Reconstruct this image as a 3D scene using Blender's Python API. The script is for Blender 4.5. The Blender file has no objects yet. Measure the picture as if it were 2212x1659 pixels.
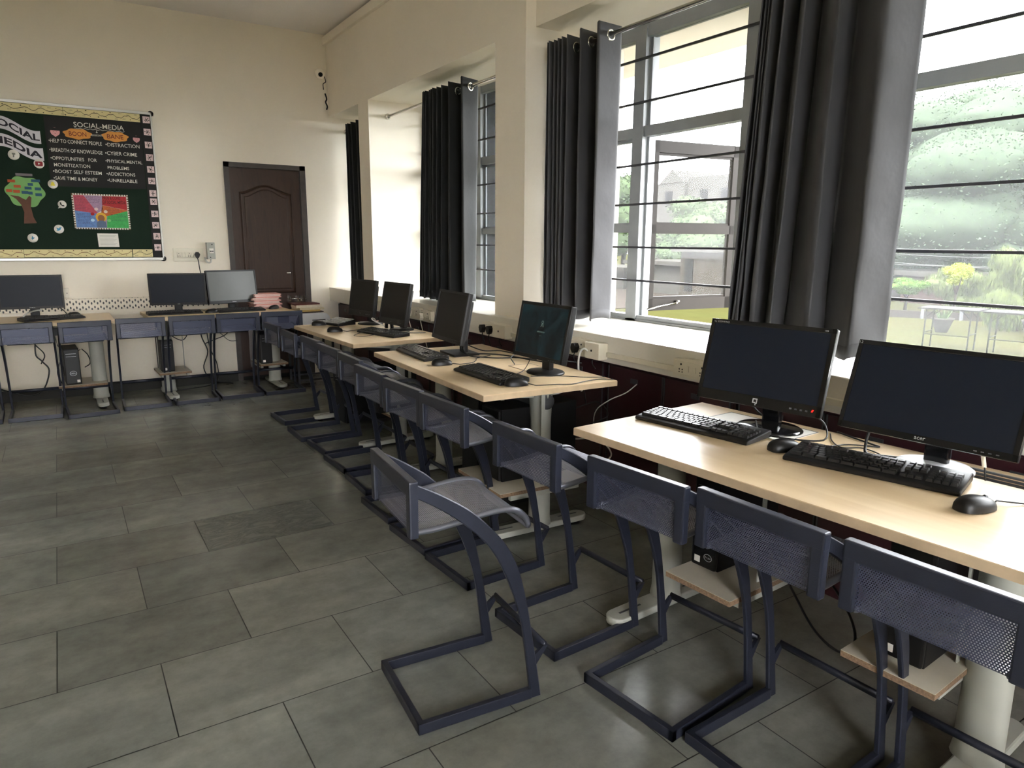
import bpy, bmesh, math, random
from mathutils import Vector, Matrix
random.seed(7)
R = math.radians
SC = bpy.context.scene
COL = SC.collection

# ------------------------------------------------------------------ camera, sky, sun, exposure
cam_d = bpy.data.cameras.new('camera'); cam = bpy.data.objects.new('camera', cam_d); COL.objects.link(cam)
SC.camera = cam
cam_d.sensor_fit = 'HORIZONTAL'; cam_d.sensor_width = 36.0
cam_d.lens = 36.0*1508.93/2212.0
cam_d.clip_end = 400
YAW, PITCH, ROLL = R(32.662), R(-11.464), R(-0.387)
fw = Vector((math.sin(YAW)*math.cos(PITCH), math.cos(YAW)*math.cos(PITCH), math.sin(PITCH)))
r0 = Vector((math.cos(YAW), -math.sin(YAW), 0)); u0 = r0.cross(fw)
rt = r0*math.cos(ROLL) - u0*math.sin(ROLL); up = rt.cross(fw)
cam.matrix_world = Matrix(((rt.x, up.x, -fw.x, 0), (rt.y, up.y, -fw.y, 0), (rt.z, up.z, -fw.z, 1.38), (0, 0, 0, 1)))

world = bpy.data.worlds.new('overcast_sky'); SC.world = world; world.use_nodes = True
bg = world.node_tree.nodes['Background']; bg.inputs[0].default_value = (0.97, 0.98, 1.0, 1); bg.inputs[1].default_value = 3.0

def lamp(name, kind, loc, rot, energy, color=(1, 1, 1), **kw):
    d = bpy.data.lights.new(name, kind); d.energy = energy; d.color = color
    for k, v in kw.items(): setattr(d, k, v)
    o = bpy.data.objects.new(name, d); COL.objects.link(o); o.location = loc; o.rotation_euler = rot
    return o
lamp('sun', 'SUN', (0, 0, 20), (R(38), 0, R(-68)), 1.6, (1.0, 0.95, 0.85), angle=R(4))
SC.view_settings.view_transform = 'Standard'; SC.view_settings.look = 'None'
SC.view_settings.gamma = 1.0; SC.view_settings.use_curve_mapping = False
SC.view_settings.exposure = 3.4
SC.cycles.max_bounces = 10; SC.cycles.diffuse_bounces = 6; SC.cycles.transparent_max_bounces = 24
SC.cycles.glossy_bounces = 4; SC.cycles.sample_clamp_indirect = 6.0
SC.cycles.caustics_reflective = False; SC.cycles.caustics_refractive = False

# ------------------------------------------------------------------ helpers
def L(r, g=None, b=None):
    if g is None: r, g, b = r
    f = lambda c: (c/255/12.92) if c/255 <= 0.04045 else ((c/255+0.055)/1.055)**2.4
    return (f(r), f(g), f(b), 1.0)

class N:
    def __init__(s, name):
        s.m = bpy.data.materials.new(name); s.m.use_nodes = True
        s.t = s.m.node_tree; s.b = s.t.nodes['Principled BSDF']; s.out = s.t.nodes['Material Output']
    def n(s, typ, **kw):
        x = s.t.nodes.new(typ)
        for k, v in kw.items():
            if k.startswith('i_'):
                key = k[2:]; key = int(key) if key.isdigit() else key.replace('_', ' ')
                x.inputs[key].default_value = v
            else: setattr(x, k, v)
        return x
    def l(s, a, b): s.t.links.new(a, b)
    def coords(s, kind='Object', scale=(1, 1, 1)):
        c = s.n('ShaderNodeTexCoord'); m = s.n('ShaderNodeMapping'); m.inputs['Scale'].default_value = scale
        s.l(c.outputs[kind], m.inputs[0]); return m.outputs[0]
    def ramp(s, fac, stops):
        r = s.n('ShaderNodeValToRGB'); e = r.color_ramp.elements
        e[0].position, e[0].color = stops[0]; e[1].position, e[1].color = stops[-1]
        for p, c in stops[1:-1]:
            q = e.new(p); q.color = c
        s.l(fac, r.inputs[0]); return r.outputs[0]
    def noise(s, vec, scale, detail=4, rough=0.55, dist=0):
        x = s.n('ShaderNodeTexNoise'); x.inputs['Scale'].default_value = scale; x.inputs['Detail'].default_value = detail
        x.inputs['Roughness'].default_value = rough; x.inputs['Distortion'].default_value = dist
        if vec is not None: s.l(vec, x.inputs['Vector'])
        return x.outputs['Fac']
    def bump(s, h, strength=0.2, dist=0.002):
        b = s.n('ShaderNodeBump'); b.inputs['Strength'].default_value = strength; b.inputs['Distance'].default_value = dist
        s.l(h, b.inputs['Height']); s.l(b.outputs[0], s.b.inputs['Normal'])

def mat(name, col, rough=0.5, metal=0.0, var=0.08, scale=8, bump=0.0, bscale=60, spec=0.5, stretch=(1, 1, 1), emit=None, es=0):
    k = N(name); c = L(col) if max(col) > 1.5 else (*col, 1)
    v = k.coords('Object', stretch)
    f = k.noise(v, scale)
    lo = tuple(x*(1-var) for x in c[:3])+(1,); hi = tuple(min(1, x*(1+var)) for x in c[:3])+(1,)
    k.l(k.ramp(f, [(0.3, lo), (0.7, hi)]), k.b.inputs['Base Color'])
    k.b.inputs['Roughness'].default_value = rough; k.b.inputs['Metallic'].default_value = metal
    k.b.inputs['Specular IOR Level'].default_value = spec
    if bump: k.bump(k.noise(v, bscale, 3), bump)
    if emit: k.b.inputs['Emission Color'].default_value = L(emit); k.b.inputs['Emission Strength'].default_value = es
    return k.m

class MB:
    """collects shapes, then builds ONE mesh object"""
    def __init__(s): s.bm = bmesh.new()
    def _put(s, verts, faces, smooth=False):
        vs = [s.bm.verts.new(v) for v in verts]
        for f in faces:
            try:
                fc = s.bm.faces.new([vs[i] for i in f]); fc.smooth = smooth
            except ValueError: pass
        return s
    def box(s, a, b, M=None, bev=0.0):
        x0, y0, z0 = (min(p, q) for p, q in zip(a, b)); x1, y1, z1 = (max(p, q) for p, q in zip(a, b))
        v = [(x, y, z) for x in (x0, x1) for y in (y0, y1) for z in (z0, z1)]
        f = [(0, 1, 3, 2), (4, 6, 7, 5), (0, 4, 5, 1), (2, 3, 7, 6), (0, 2, 6, 4), (1, 5, 7, 3)]
        if bev:
            t = bmesh.new(); tv = [t.verts.new(p) for p in v]
            for q in f: t.faces.new([tv[i] for i in q])
            bmesh.ops.recalc_face_normals(t, faces=t.faces)
            bmesh.ops.bevel(t, geom=list(t.edges), offset=bev, segments=2, affect='EDGES', profile=0.6)
            v = [p.co.copy() for p in t.verts]; t.verts.index_update()
            f = [[p.index for p in q.verts] for q in t.faces]; t.free()
        if M is not None: v = [M @ Vector(p) for p in v]
        return s._put(v, f)
    def prism(s, pts, axis, a, b, smooth=False):
        """polygon pts extruded along axis 'x','y','z' from a to b"""
        mk = {'x': lambda p, t: (t, p[0], p[1]), 'y': lambda p, t: (p[0], t, p[1]), 'z': lambda p, t: (p[0], p[1], t)}[axis]
        n = len(pts); v = [mk(p, a) for p in pts]+[mk(p, b) for p in pts]
        f = [tuple(range(n)), tuple(range(2*n-1, n-1, -1))]
        f += [(i, i+n, (i+1) % n+n, (i+1) % n) for i in range(n)]
        return s._put(v, f, smooth)
    def tube(s, pts, r, seg=8, closed=False, flat=None, caps=True):
        pts = [Vector(p) for p in pts]; n = len(pts); rings = []
        up = Vector((0, 0, 1)); prev = None
        for i in range(n):
            a = pts[(i-1) % n] if (closed or i > 0) else pts[i]; b = pts[(i+1) % n] if (closed or i < n-1) else pts[i]
            d = (b-a).normalized() if (b-a).length > 1e-9 else Vector((0, 0, 1))
            if prev is None:
                x = d.cross(up); x = d.cross(Vector((1, 0, 0))) if x.length < 1e-3 else x
            else: x = prev-d*prev.dot(d)
            x.normalize(); y = d.cross(x); prev = x
            ri = r[i] if isinstance(r, (list, tuple)) else r
            rings.append([pts[i]+x*math.cos(2*math.pi*k/seg)*ri+y*math.sin(2*math.pi*k/seg)*(ri if flat is None else flat) for k in range(seg)])
        v = [p for q in rings for p in q]; f = []
        m = n if closed else n-1
        for i in range(m):
            j = (i+1) % n
            for k in range(seg):
                f.append((i*seg+k, i*seg+(k+1) % seg, j*seg+(k+1) % seg, j*seg+k))
        if not closed and caps:
            f.append(tuple(range(seg-1, -1, -1))); f.append(tuple((n-1)*seg+k for k in range(seg)))
        return s._put(v, f, True)
    def lathe(s, prof, c=(0, 0, 0), seg=24, sx=1, sy=1, M=None, smooth=True):
        """prof: (r, z) list"""
        v = []; f = []
        for r, z in prof:
            for k in range(seg):
                p = Vector((r*math.cos(2*math.pi*k/seg)*sx, r*math.sin(2*math.pi*k/seg)*sy, z))
                v.append((M @ p if M is not None else p)+Vector(c))
        for i in range(len(prof)-1):
            for k in range(seg): f.append((i*seg+k, i*seg+(k+1) % seg, (i+1)*seg+(k+1) % seg, (i+1)*seg+k))
        f.append(tuple(range(seg-1, -1, -1))); f.append(tuple((len(prof)-1)*seg+k for k in range(seg)))
        return s._put(v, f, smooth)
    def sheet(s, rows, smooth=True):
        m = len(rows[0]); v = [p for r in rows for p in r]; f = []
        for i in range(len(rows)-1):
            for k in range(m-1): f.append((i*m+k, i*m+k+1, (i+1)*m+k+1, (i+1)*m+k))
        return s._put(v, f, smooth)
    def poly(s, pts): return s._put(pts, [tuple(range(len(pts)))])
    def build(s, name, m, parent=None, uv=None, recalc=True, **tags):
        if recalc: bmesh.ops.recalc_face_normals(s.bm, faces=s.bm.faces)
        me = bpy.data.meshes.new(name); s.bm.to_mesh(me); s.bm.free()
        if uv:
            l = me.uv_layers.new(name='uv')
            for lp in me.loops: l.data[lp.index].uv = uv(me.vertices[lp.vertex_index].co)
        for q in (m if isinstance(m, (list, tuple)) else [m]): me.materials.append(q)
        o = bpy.data.objects.new(name, me); COL.objects.link(o)
        if parent is not None: o.parent = parent
        for k, v in tags.items(): o[k] = v
        return o

def thing(name, label, cat, loc=(0, 0, 0), rz=0.0, group=None):
    o = bpy.data.objects.new(name, None); COL.objects.link(o); o.location = loc; o.rotation_euler = (0, 0, rz)
    o.empty_display_size = 0.05; o['label'] = label; o['category'] = cat
    if group: o['group'] = group
    return o
def tag(o, label, cat, group=None):
    o['label'] = label; o['category'] = cat
    if group: o['group'] = group
    return o
def st(o): o['kind'] = 'structure'; return o
def dup(o, label=None, loc=None, rz=None):
    r = o.copy(); COL.objects.link(r)
    if label: r['label'] = label
    if loc is not None: r.location = loc
    if rz is not None: r.rotation_euler = (0, 0, rz)
    def kids(a, b):
        for ch in list(a.children):
            c = ch.copy(); COL.objects.link(c); c.parent = b; kids(ch, c)
    kids(o, r); return r
def smooth_path(pts, n=6):
    P = [Vector(p) for p in pts]; P = [P[0]*2-P[1]]+P+[P[-1]*2-P[-2]]; out = []
    for i in range(1, len(P)-2):
        for k in range(n):
            t = k/n; a, b, c, d = P[i-1], P[i], P[i+1], P[i+2]
            out.append(0.5*((2*b)+(c-a)*t+(2*a-5*b+4*c-d)*t*t+(3*b-a-3*c+d)*t**3))
    out.append(P[-2]); return out
def text_mesh(body, w, h, bold=0.0):
    """returns verts (x,y) and faces of lettering fitted to w x h, centred"""
    cu = bpy.data.curves.new('lettering', 'FONT'); cu.body = body; cu.offset = bold; cu.resolution_u = 3
    o = bpy.data.objects.new('lettering', cu); COL.objects.link(o)
    dg = bpy.context.evaluated_depsgraph_get(); dg.update()
    me = bpy.data.meshes.new_from_object(o.evaluated_get(dg))
    v = [(p.co.x, p.co.y) for p in me.vertices]; f = [tuple(q.vertices) for q in me.polygons]
    bpy.data.objects.remove(o); bpy.data.curves.remove(cu); bpy.data.meshes.remove(me)
    x0, x1 = min(p[0] for p in v), max(p[0] for p in v); y0, y1 = min(p[1] for p in v), max(p[1] for p in v)
    sy = h/(y1-y0); sx = w/(x1-x0) if w else sy
    return [((p[0]-(x0+x1)/2)*sx, (p[1]-(y0+y1)/2)*sy) for p in v], f
def lettering(name, m, parent, body, c, w, h, place, bold=0.0, bend=None, merge=None):
    v, f = text_mesh(body, w, h, bold)
    mb = merge or MB()
    if bend: v = [bend(*p) for p in v]
    mb._put([place(c[0]+x, c[1]+y) for x, y in v], f)
    if merge: return None
    return mb.build(name, m, parent, recalc=False)

# ------------------------------------------------------------------ materials
def wall_paint(name, col, rough=0.7, spec=0.5):
    k = N(name); v = k.coords('Object'); c = L(col)
    f = k.noise(v, 1.3, 5, 0.6); lo = tuple(x*0.94 for x in c[:3])+(1,)
    k.l(k.ramp(f, [(0.3, lo), (0.65, c)]), k.b.inputs['Base Color'])
    k.b.inputs['Roughness'].default_value = rough; k.b.inputs['Specular IOR Level'].default_value = spec; k.bump(k.noise(v, 220, 3), 0.12, 0.001); return k.m
M_wall = wall_paint('cream_wall_paint', (240, 231, 214))
M_ceil = wall_paint('ceiling_paint', (236, 231, 226))
M_sill = wall_paint('sill_gloss_paint', (226, 222, 210), 0.28)

k = N('grey_green_stone'); v = k.coords('Object')
at = k.n('ShaderNodeAttribute', attribute_name='tint')
vs = k.coords('Object', (0.5, 1.6, 1))
f1 = k.noise(vs, 2.6, 6, 0.55, 0.15); f2 = k.noise(v, 9, 12, 0.72)
c1 = k.ramp(f1, [(0.28, L(114, 116, 108)), (0.5, L(128, 129, 121)), (0.72, L(144, 144, 134))])
mx = k.n('ShaderNodeMix', data_type='RGBA', blend_type='MULTIPLY'); mx.inputs[0].default_value = 1.0
k.l(c1, mx.inputs[6]); k.l(at.outputs['Color'], mx.inputs[7])
m2 = k.n('ShaderNodeMix', data_type='RGBA', blend_type='MULTIPLY'); m2.inputs[0].default_value = 0.42
k.l(mx.outputs[2], m2.inputs[6]); k.l(k.ramp(f2, [(0.36, (0.4, 0.4, 0.4, 1)), (0.62, (1, 1, 1, 1))]), m2.inputs[7])
k.l(m2.outputs[2], k.b.inputs['Base Color'])
k.b.inputs['Roughness'].default_value = 0.23
k.bump(k.noise(v, 110, 4, 0.6), 0.10, 0.001); M_floor = k.m
k.m.name = 'grey_green_stone'
M_grout = mat('dark_stone_joint', (44, 44, 40), 0.8)

k = N('beech_laminate'); v = k.coords('Object', (1.0, 14, 14)); f = k.noise(v, 1.6, 6, 0.6, 0.4)
k.l(k.ramp(f, [(0.3, L(214, 187, 148)), (0.7, L(225, 201, 165))]), k.b.inputs['Base Color'])
k.b.inputs['Roughness'].default_value = 0.32; M_top = k.m
M_edge = mat('beech_edge_band', (205, 180, 146), 0.5, var=0.12, scale=14)
M_leg = mat('grey_leg_paint', (168, 168, 158), 0.5, var=0.05)
M_legdark = mat('dark_grey_steel', (70, 72, 74), 0.5)
M_chip = mat('chipboard_edge', (128, 104, 82), 0.9, var=0.35, scale=160)
M_traytop = mat('shelf_laminate', (205, 196, 178), 0.55)
M_chair = mat('slate_blue_powder_coat', (38, 41, 53), 0.36, metal=0.2, var=0.12, scale=20, bump=0.15, bscale=300)
M_blk = mat('black_plastic', (17, 16, 16), 0.42, var=0.1, spec=0.35)
M_blkgloss = mat('glossy_black_plastic', (14, 14, 16), 0.12, var=0.05)
M_key = mat('black_key_plastic', (30, 29, 29), 0.3, var=0.1)
M_keygrey = mat('worn_grey_keys', (150, 150, 145), 0.4)
M_blkmat = mat('matte_black_case', (16, 16, 17), 0.55, var=0.1, spec=0.3)
M_cable = mat('black_cable_rubber', (20, 20, 20), 0.45)
M_wcable = mat('white_cable', (200, 198, 190), 0.45)
M_switch = mat('ivory_plastic', (226, 219, 200), 0.35, var=0.03)
M_hole = mat('dark_hole', (14, 12, 10), 0.8)
M_chrome = mat('chrome', (215, 212, 205), 0.15, metal=1.0, var=0.02)
M_alu = mat('brushed_aluminium', (186, 184, 178), 0.38, metal=0.7, var=0.05, stretch=(1, 30, 30))
M_white = mat('white_paper', (232, 228, 220), 0.7, var=0.03)
M_winframe = mat('grey_window_paint', (150, 154, 156), 0.4, var=0.06)
M_sash = mat('pale_sash_paint', (46, 43, 40), 0.45, spec=0.08, var=0.08)
M_bar = mat('dark_grille_steel', (60, 60, 64), 0.45, metal=0.3)
M_maroon = mat('dark_maroon_laminate', (58, 26, 32), 0.45, var=0.15, scale=5)
M_cream = mat('cream_metal', (214, 206, 186), 0.4, var=0.04)
M_screen = mat('dark_lcd_panel', (22, 27, 37), 0.42, var=0.05, spec=0.22)
M_screenb = mat('matte_lcd_panel', (30, 28, 26), 0.5, var=0.05, spec=0.25)
M_silver = mat('silver_plastic', (190, 192, 194), 0.3, metal=0.4)
M_led = mat('red_led', (255, 30, 20), 0.4, emit=(255, 30, 20), es=0.12)

M_rim = mat('polished_slate_rim', (120, 122, 132), 0.28, metal=0.7, var=0.08)
def perforated(name, col, metal=0.75):
    k = N(name); c = k.n('ShaderNodeTexCoord'); P = 0.0056; S3 = math.sqrt(3)
    dist = []
    for off in (0.0, 0.5):
        m = k.n('ShaderNodeMapping'); m.inputs['Scale'].default_value = (1/P, 1/(P*S3), 0); m.inputs['Location'].default_value = (off, off, 0)
        k.l(c.outputs['UV'], m.inputs[0])
        fr = k.n('ShaderNodeVectorMath', operation='FRACTION'); k.l(m.outputs[0], fr.inputs[0])
        sb = k.n('ShaderNodeVectorMath', operation='SUBTRACT'); k.l(fr.outputs[0], sb.inputs[0]); sb.inputs[1].default_value = (0.5, 0.5, 0)
        ml = k.n('ShaderNodeVectorMath', operation='MULTIPLY'); k.l(sb.outputs[0], ml.inputs[0]); ml.inputs[1].default_value = (1, S3, 0)
        ln = k.n('ShaderNodeVectorMath', operation='LENGTH'); k.l(ml.outputs[0], ln.inputs[0]); dist.append(ln.outputs['Value'])
    mn = k.n('ShaderNodeMath', operation='MINIMUM'); k.l(dist[0], mn.inputs[0]); k.l(dist[1], mn.inputs[1])
    gt = k.n('ShaderNodeMath', operation='GREATER_THAN'); k.l(mn.outputs[0], gt.inputs[0]); gt.inputs[1].default_value = 0.28
    k.l(gt.outputs[0], k.b.inputs['Alpha']); k.b.inputs['Base Color'].default_value = L(col)
    k.b.inputs['Roughness'].default_value = 0.36; k.b.inputs['Metallic'].default_value = metal
    return k.m
M_mesh = perforated('perforated_slate_steel', (66, 70, 90), 0.35)
M_seat_lit = perforated('perforated_window_lit_steel', (176, 178, 190))  # same steel, paler: window light on the seats put into the colour

def wood_door():
    k = N('dark_brown_door_skin'); v = k.coords('Object', (9, 9, 0.9)); f = k.noise(v, 2.0, 7, 0.62, 1.6)
    k.l(k.ramp(f, [(0.3, L(44, 29, 22)), (0.5, L(60, 41, 31)), (0.62, L(55, 37, 28)), (0.75, L(76, 55, 43))]), k.b.inputs['Base Color'])
    k.b.inputs['Roughness'].default_value = 0.36; k.bump(f, 0.25, 0.003); return k.m
M_door = wood_door()
M_doorframe = mat('dark_grey_door_frame', (66, 60, 56), 0.45, var=0.15, scale=20)
def fabric(name, col):
    k = N(name); v = k.coords('Object'); c = L(col)
    w = k.n('ShaderNodeTexWave', wave_type='BANDS'); w.inputs['Scale'].default_value = 350; k.l(v, w.inputs[0])
    f = k.noise(v, 5, 4)
    k.l(k.ramp(f, [(0.3, tuple(x*0.85 for x in c[:3])+(1,)), (0.7, c)]), k.b.inputs['Base Color'])
    k.b.inputs['Roughness'].default_value = 0.75; k.b.inputs['Specular IOR Level'].default_value = 0.25; k.b.inputs['Sheen Weight'].default_value = 0.08; k.b.inputs['Sheen Roughness'].default_value = 0.4
    k.bump(k.noise(v, 9, 3), 0.35, 0.01); return k.m
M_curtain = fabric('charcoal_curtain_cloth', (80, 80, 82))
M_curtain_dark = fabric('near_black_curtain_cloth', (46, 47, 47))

def glass(name, haze):
    k = N(name); t = k.n('ShaderNodeBsdfTransparent'); t.inputs[0].default_value = (0.95, 0.96, 0.96, 1)
    d = k.n('ShaderNodeBsdfTranslucent'); d.inputs[0].default_value = (0.9, 0.92, 0.92, 1)
    g = k.n('ShaderNodeBsdfGlossy'); g.inputs['Roughness'].default_value = 0.03; g.inputs[0].default_value = (0.25, 0.25, 0.25, 1)
    a = k.n('ShaderNodeMixShader'); b = k.n('ShaderNodeMixShader'); fr = k.n('ShaderNodeFresnel'); fr.inputs[0].default_value = 1.25
    n = k.noise(k.coords('Object'), 3.0, 5); mr = k.n('ShaderNodeMapRange'); mr.inputs[3].default_value = haze*0.75; mr.inputs[4].default_value = haze*1.25
    k.l(n, mr.inputs[0]); k.l(mr.outputs[0], a.inputs[0]); k.l(t.outputs[0], a.inputs[1]); k.l(d.outputs[0], a.inputs[2])
    k.l(fr.outputs[0], b.inputs[0]); k.l(a.outputs[0], b.inputs[1]); k.l(g.outputs[0], b.inputs[2])
    k.l(b.outputs[0], k.out.inputs[0]); return k.m
M_glass = glass('dusty_window_glass', 0.020)

# ------------------------------------------------------------------ the room
XL, YB, YF, ZC = -4.6, -3.4, 7.27, 3.37      # left wall, back wall, far wall, ceiling
XS, XW = 2.44, 3.0                            # window-wall face, window plane
XO = 3.2                                      # outer face

def floor():
    bm = bmesh.new(); cl = bm.loops.layers.float_color.new('tint')
    ph, pw, g = 0.415, 0.58, 0.0018; rnd = random.Random(3)
    special = {(2, 0.15): 0.80, (3, -0.14): 0.86, (7, -0.14): 0.80, (3, 0.44): 0.9, (1, 0.44): 1.06, (0, 0.15): 1.04}
    k2 = N('cleft_dark_stone'); v2 = k2.coords('Object', (1, 2.0, 1)); n2 = k2.noise(v2, 6, 5, 0.5, 2.2)
    k2.l(k2.ramp(n2, [(0.40, L(120, 122, 114)), (0.48, L(84, 86, 82)), (0.52, L(112, 114, 108)), (0.60, L(72, 74, 72)), (0.66, L(104, 106, 100))]), k2.b.inputs['Base Color'])
    k2.b.inputs['Roughness'].default_value = 0.32; k2.bump(n2, 0.2, 0.003)
    k0 = -14
    for k in range(k0, 14):
        ya = 1.97+ph*k; yb = min(ya+ph, YF)
        if ya > YF-0.02 or yb < YB: continue
        ya = max(ya, YB)
        off = 0.15 if k % 2 == 0 else -0.14
        for i in range(-9, 6):
            xa = off+pw*i; xb = xa+pw
            xa, xb = max(xa, XL), min(xb, 2.52)
            if xb-xa < 0.02: continue
            j = rnd.uniform(0.95, 1.05)
            if rnd.random() < 0.12: j *= 0.84
            for (sk, sx_), f_ in special.items():
                if sk == k and abs(off+pw*i-sx_) < 0.03: j = f_
            warm = rnd.uniform(-0.02, 0.02)
            c = (j*(1+warm), j, j*(1-warm), 1); c = tuple(min(1.3, max(0, q)) for q in c)
            vs = [bm.verts.new(p) for p in ((xa+g, ya+g, 0), (xb-g, ya+g, 0), (xb-g, yb-g, 0), (xa+g, yb-g, 0))]
            fc = bm.faces.new(vs)
            for lp in fc.loops: lp[cl] = c
            if k == 3 and abs(off+pw*i-0.44) < 0.03: fc.material_index = 1
    me = bpy.data.meshes.new('floor'); bm.to_mesh(me); bm.free(); me.materials.append(M_floor); me.materials.append(k2.m)
    o = bpy.data.objects.new('floor', me); COL.objects.link(o); st(o)
    st(MB().box((XL, YB, -0.15), (XO, YF, -0.0025)).build('floor', M_grout))
floor()
st(MB().box((XL-0.2, YB-0.2, ZC), (XO+0.9, YF+0.2, ZC+0.2)).build('ceiling', M_ceil))
# far wall with the doorway opening
DX0, DX1, DZ = 1.40, 2.17, 2.11
mb = MB(); mb.box((XL-0.2, YF, -0.1), (DX0, YF+0.2, ZC)); mb.box((DX1, YF, -0.1), (XO, YF+0.2, ZC)); mb.box((DX0, YF, DZ), (DX1, YF+0.2, ZC))
st(mb.build('wall_far', M_wall))
mb = MB(); mb.box((XL-0.2, YB, -0.1), (XL, YF, 0.85)); mb.box((XL-0.2, YB, 2.75), (XL, YF, ZC))
LW = []
ed = [YB]+[q for w_ in LW for q in w_]+[YF]
for i in range(0, len(ed), 2): mb.box((XL-0.2, ed[i], 0.85), (XL, ed[i+1], 2.75))
st(mb.build('wall_left', M_wall))
mb = MB(); BW_ADDED = [(-1.6, 0.6)]  # opening added behind the camera to let in fill daylight
mb.box((XL-0.2, YB-0.2, -0.1), (XO, YB, 0.85)); mb.box((XL-0.2, YB-0.2, 2.75), (XO, YB, ZC))
ed = [XL-0.2]+[q for w_ in BW_ADDED for q in w_]+[XO]
for i in range(0, len(ed), 2): mb.box((ed[i], YB-0.2, 0.85), (ed[i+1], YB, 2.75))
st(mb.build('wall_back', M_wall))
for i, (a, b) in enumerate(LW):
    f_ = MB(); c_ = (a+b)/2
    for y_ in (a, c_-0.03, b-0.06): f_.box((XL-0.12, y_, 0.85), (XL-0.07, y_+0.06, 2.75))
    for z_ in (0.85, 1.9, 2.69): f_.box((XL-0.12, a, z_), (XL-0.07, b, z_+0.06))
    st(f_.build('window_%d' % (5+i), M_winframe))
for i, (a, b) in enumerate(BW_ADDED):
    f_ = MB(); c_ = (a+b)/2
    for x_ in (a, c_-0.03, b-0.06): f_.box((x_, YB-0.12, 0.85), (x_+0.06, YB-0.07, 2.75))
    for z_ in (0.85, 1.9, 2.69): f_.box((a, YB-0.12, z_), (b, YB-0.07, z_+0.06))
    st(f_.build('window_%d' % (5+i), M_winframe))  # frame of the unseen back window added for its daylight
# window wall: pillars, beams, parapet under the sill
mb = MB()
mb.box((XS, 3.68, 2.605), (XO, YF, ZC)); mb.box((XS+0.07, YB, 2.625), (XO, 3.68, ZC))
mb.box((XS, 6.19, 0.9), (XO, 6.44, 2.605)); mb.box((XS, 3.68, 0.9), (XO, 4.025, 2.605)); mb.box((XS+0.07, -1.3, 0.9), (XO, -0.95, 2.625))
mb.box((XS+0.16, YB, -0.1), (XO, YF, 0.77)); mb.box((XS+0.07, YB, 0.9), (XO, -3.2, 2.625))
st(mb.build('wall_right', M_wall))
st(MB().box((2.37, YB, 0.765), (XO, YF, 0.905), bev=0.004).build('trim_1', M_sill))           # the window ledge
st(MB().box((XS-0.035, 3.68, 3.27), (XS, YF, 3.345), bev=0.004).build('trim_2', M_wall))        # conduit under the ceiling
st(MB().box((XL, YF-0.012, 0), (DX0, YF, 0.10)).build('baseboard_far', M_grout))
# overhang above the windows, seen as a cream soffit through the top panes
st(MB().box((XO, YB, 2.66), (XO+0.75, YF, 2.8)).build('trim_3', M_wall))

# ------------------------------------------------------------------ windows
RAIL = (2.0, 2.06); LOW = (1.445, 1.492); TOPZ = 2.61; BOTZ = 0.905
BARS = (2.43, 2.19, 1.838, 1.61, 1.355, 1.155)
def window(n, ya, yb, mulls, lows, open_sash=None):
    """one window between y=ya and y=yb (ya<yb); mulls = list of (y0,y1); lows = bays that carry the low rail"""
    fr = MB(); d0, d1 = XW, XW+0.06
    fr.box((d0, ya, 2.55), (d1, yb, TOPZ+0.02)); fr.box((d0, ya, BOTZ), (d1, yb, 0.94))
    fr.box((d0, ya, BOTZ), (d1, ya+0.05, TOPZ)); fr.box((d0, yb-0.05, BOTZ), (d1, yb, TOPZ))
    fr.box((d0, ya, RAIL[0]), (d1, yb, RAIL[1]))
    for a, b in mulls:
        fr.box((d0-0.01, a, BOTZ), (d1, b, TOPZ)); fr.box((d0+0.03, a-0.018, BOTZ), (d1+0.02, a, TOPZ), )
    fr.box((d0-0.01, ya, 0.905), (d0, yb, 0.918))
    ed = [ya+0.05]+[q for m in sorted(mulls) for q in m]+[yb-0.05]
    bays = [(ed[i], ed[i+1]) for i in range(0, len(ed), 2)]
    for i, (a, b) in enumerate(bays):
        if i in lows: fr.box((d0, a, LOW[0]), (d1, b, LOW[1])); fr.box((d0+0.03, a, LOW[1]), (d1, b, LOW[1]+0.012)); fr.box((d0+0.03, a, RAIL[0]-0.016), (d1, b, RAIL[0]))
    w = fr.build('window_%d' % n, M_winframe); st(w)
    g = MB()
    for i, (a, b) in enumerate(bays):
        g.box((d0+0.035, a, RAIL[1]), (d0+0.039, b, 2.55))
        if i != open_sash: g.box((d0+0.035, a, 0.94), (d0+0.039, b, RAIL[0]))
    g.build('glass', M_glass, w)
    b = MB()
    for z in BARS: b.box((d0-0.028, ya, z-0.006), (d0-0.016, yb, z+0.006))
    b.build('grille_bars', M_bar, w)
    for a, q in mulls[:0]: pass
    return w
w3 = window(3, -0.95, 3.68, [(3.25, 3.34), (2.44, 2.525), (0.30, 0.385), (-0.5, -0.415)], (4,), open_sash=3)
window(2, 4.025, 6.19, [(5.165, 5.25), (4.62, 4.66)], (0, 1, 2))
window(1, 6.44, YF, [(6.9, 6.97)], (0,))
window(4, -3.2, -1.3, [(-2.3, -2.22)], (0,))
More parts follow.
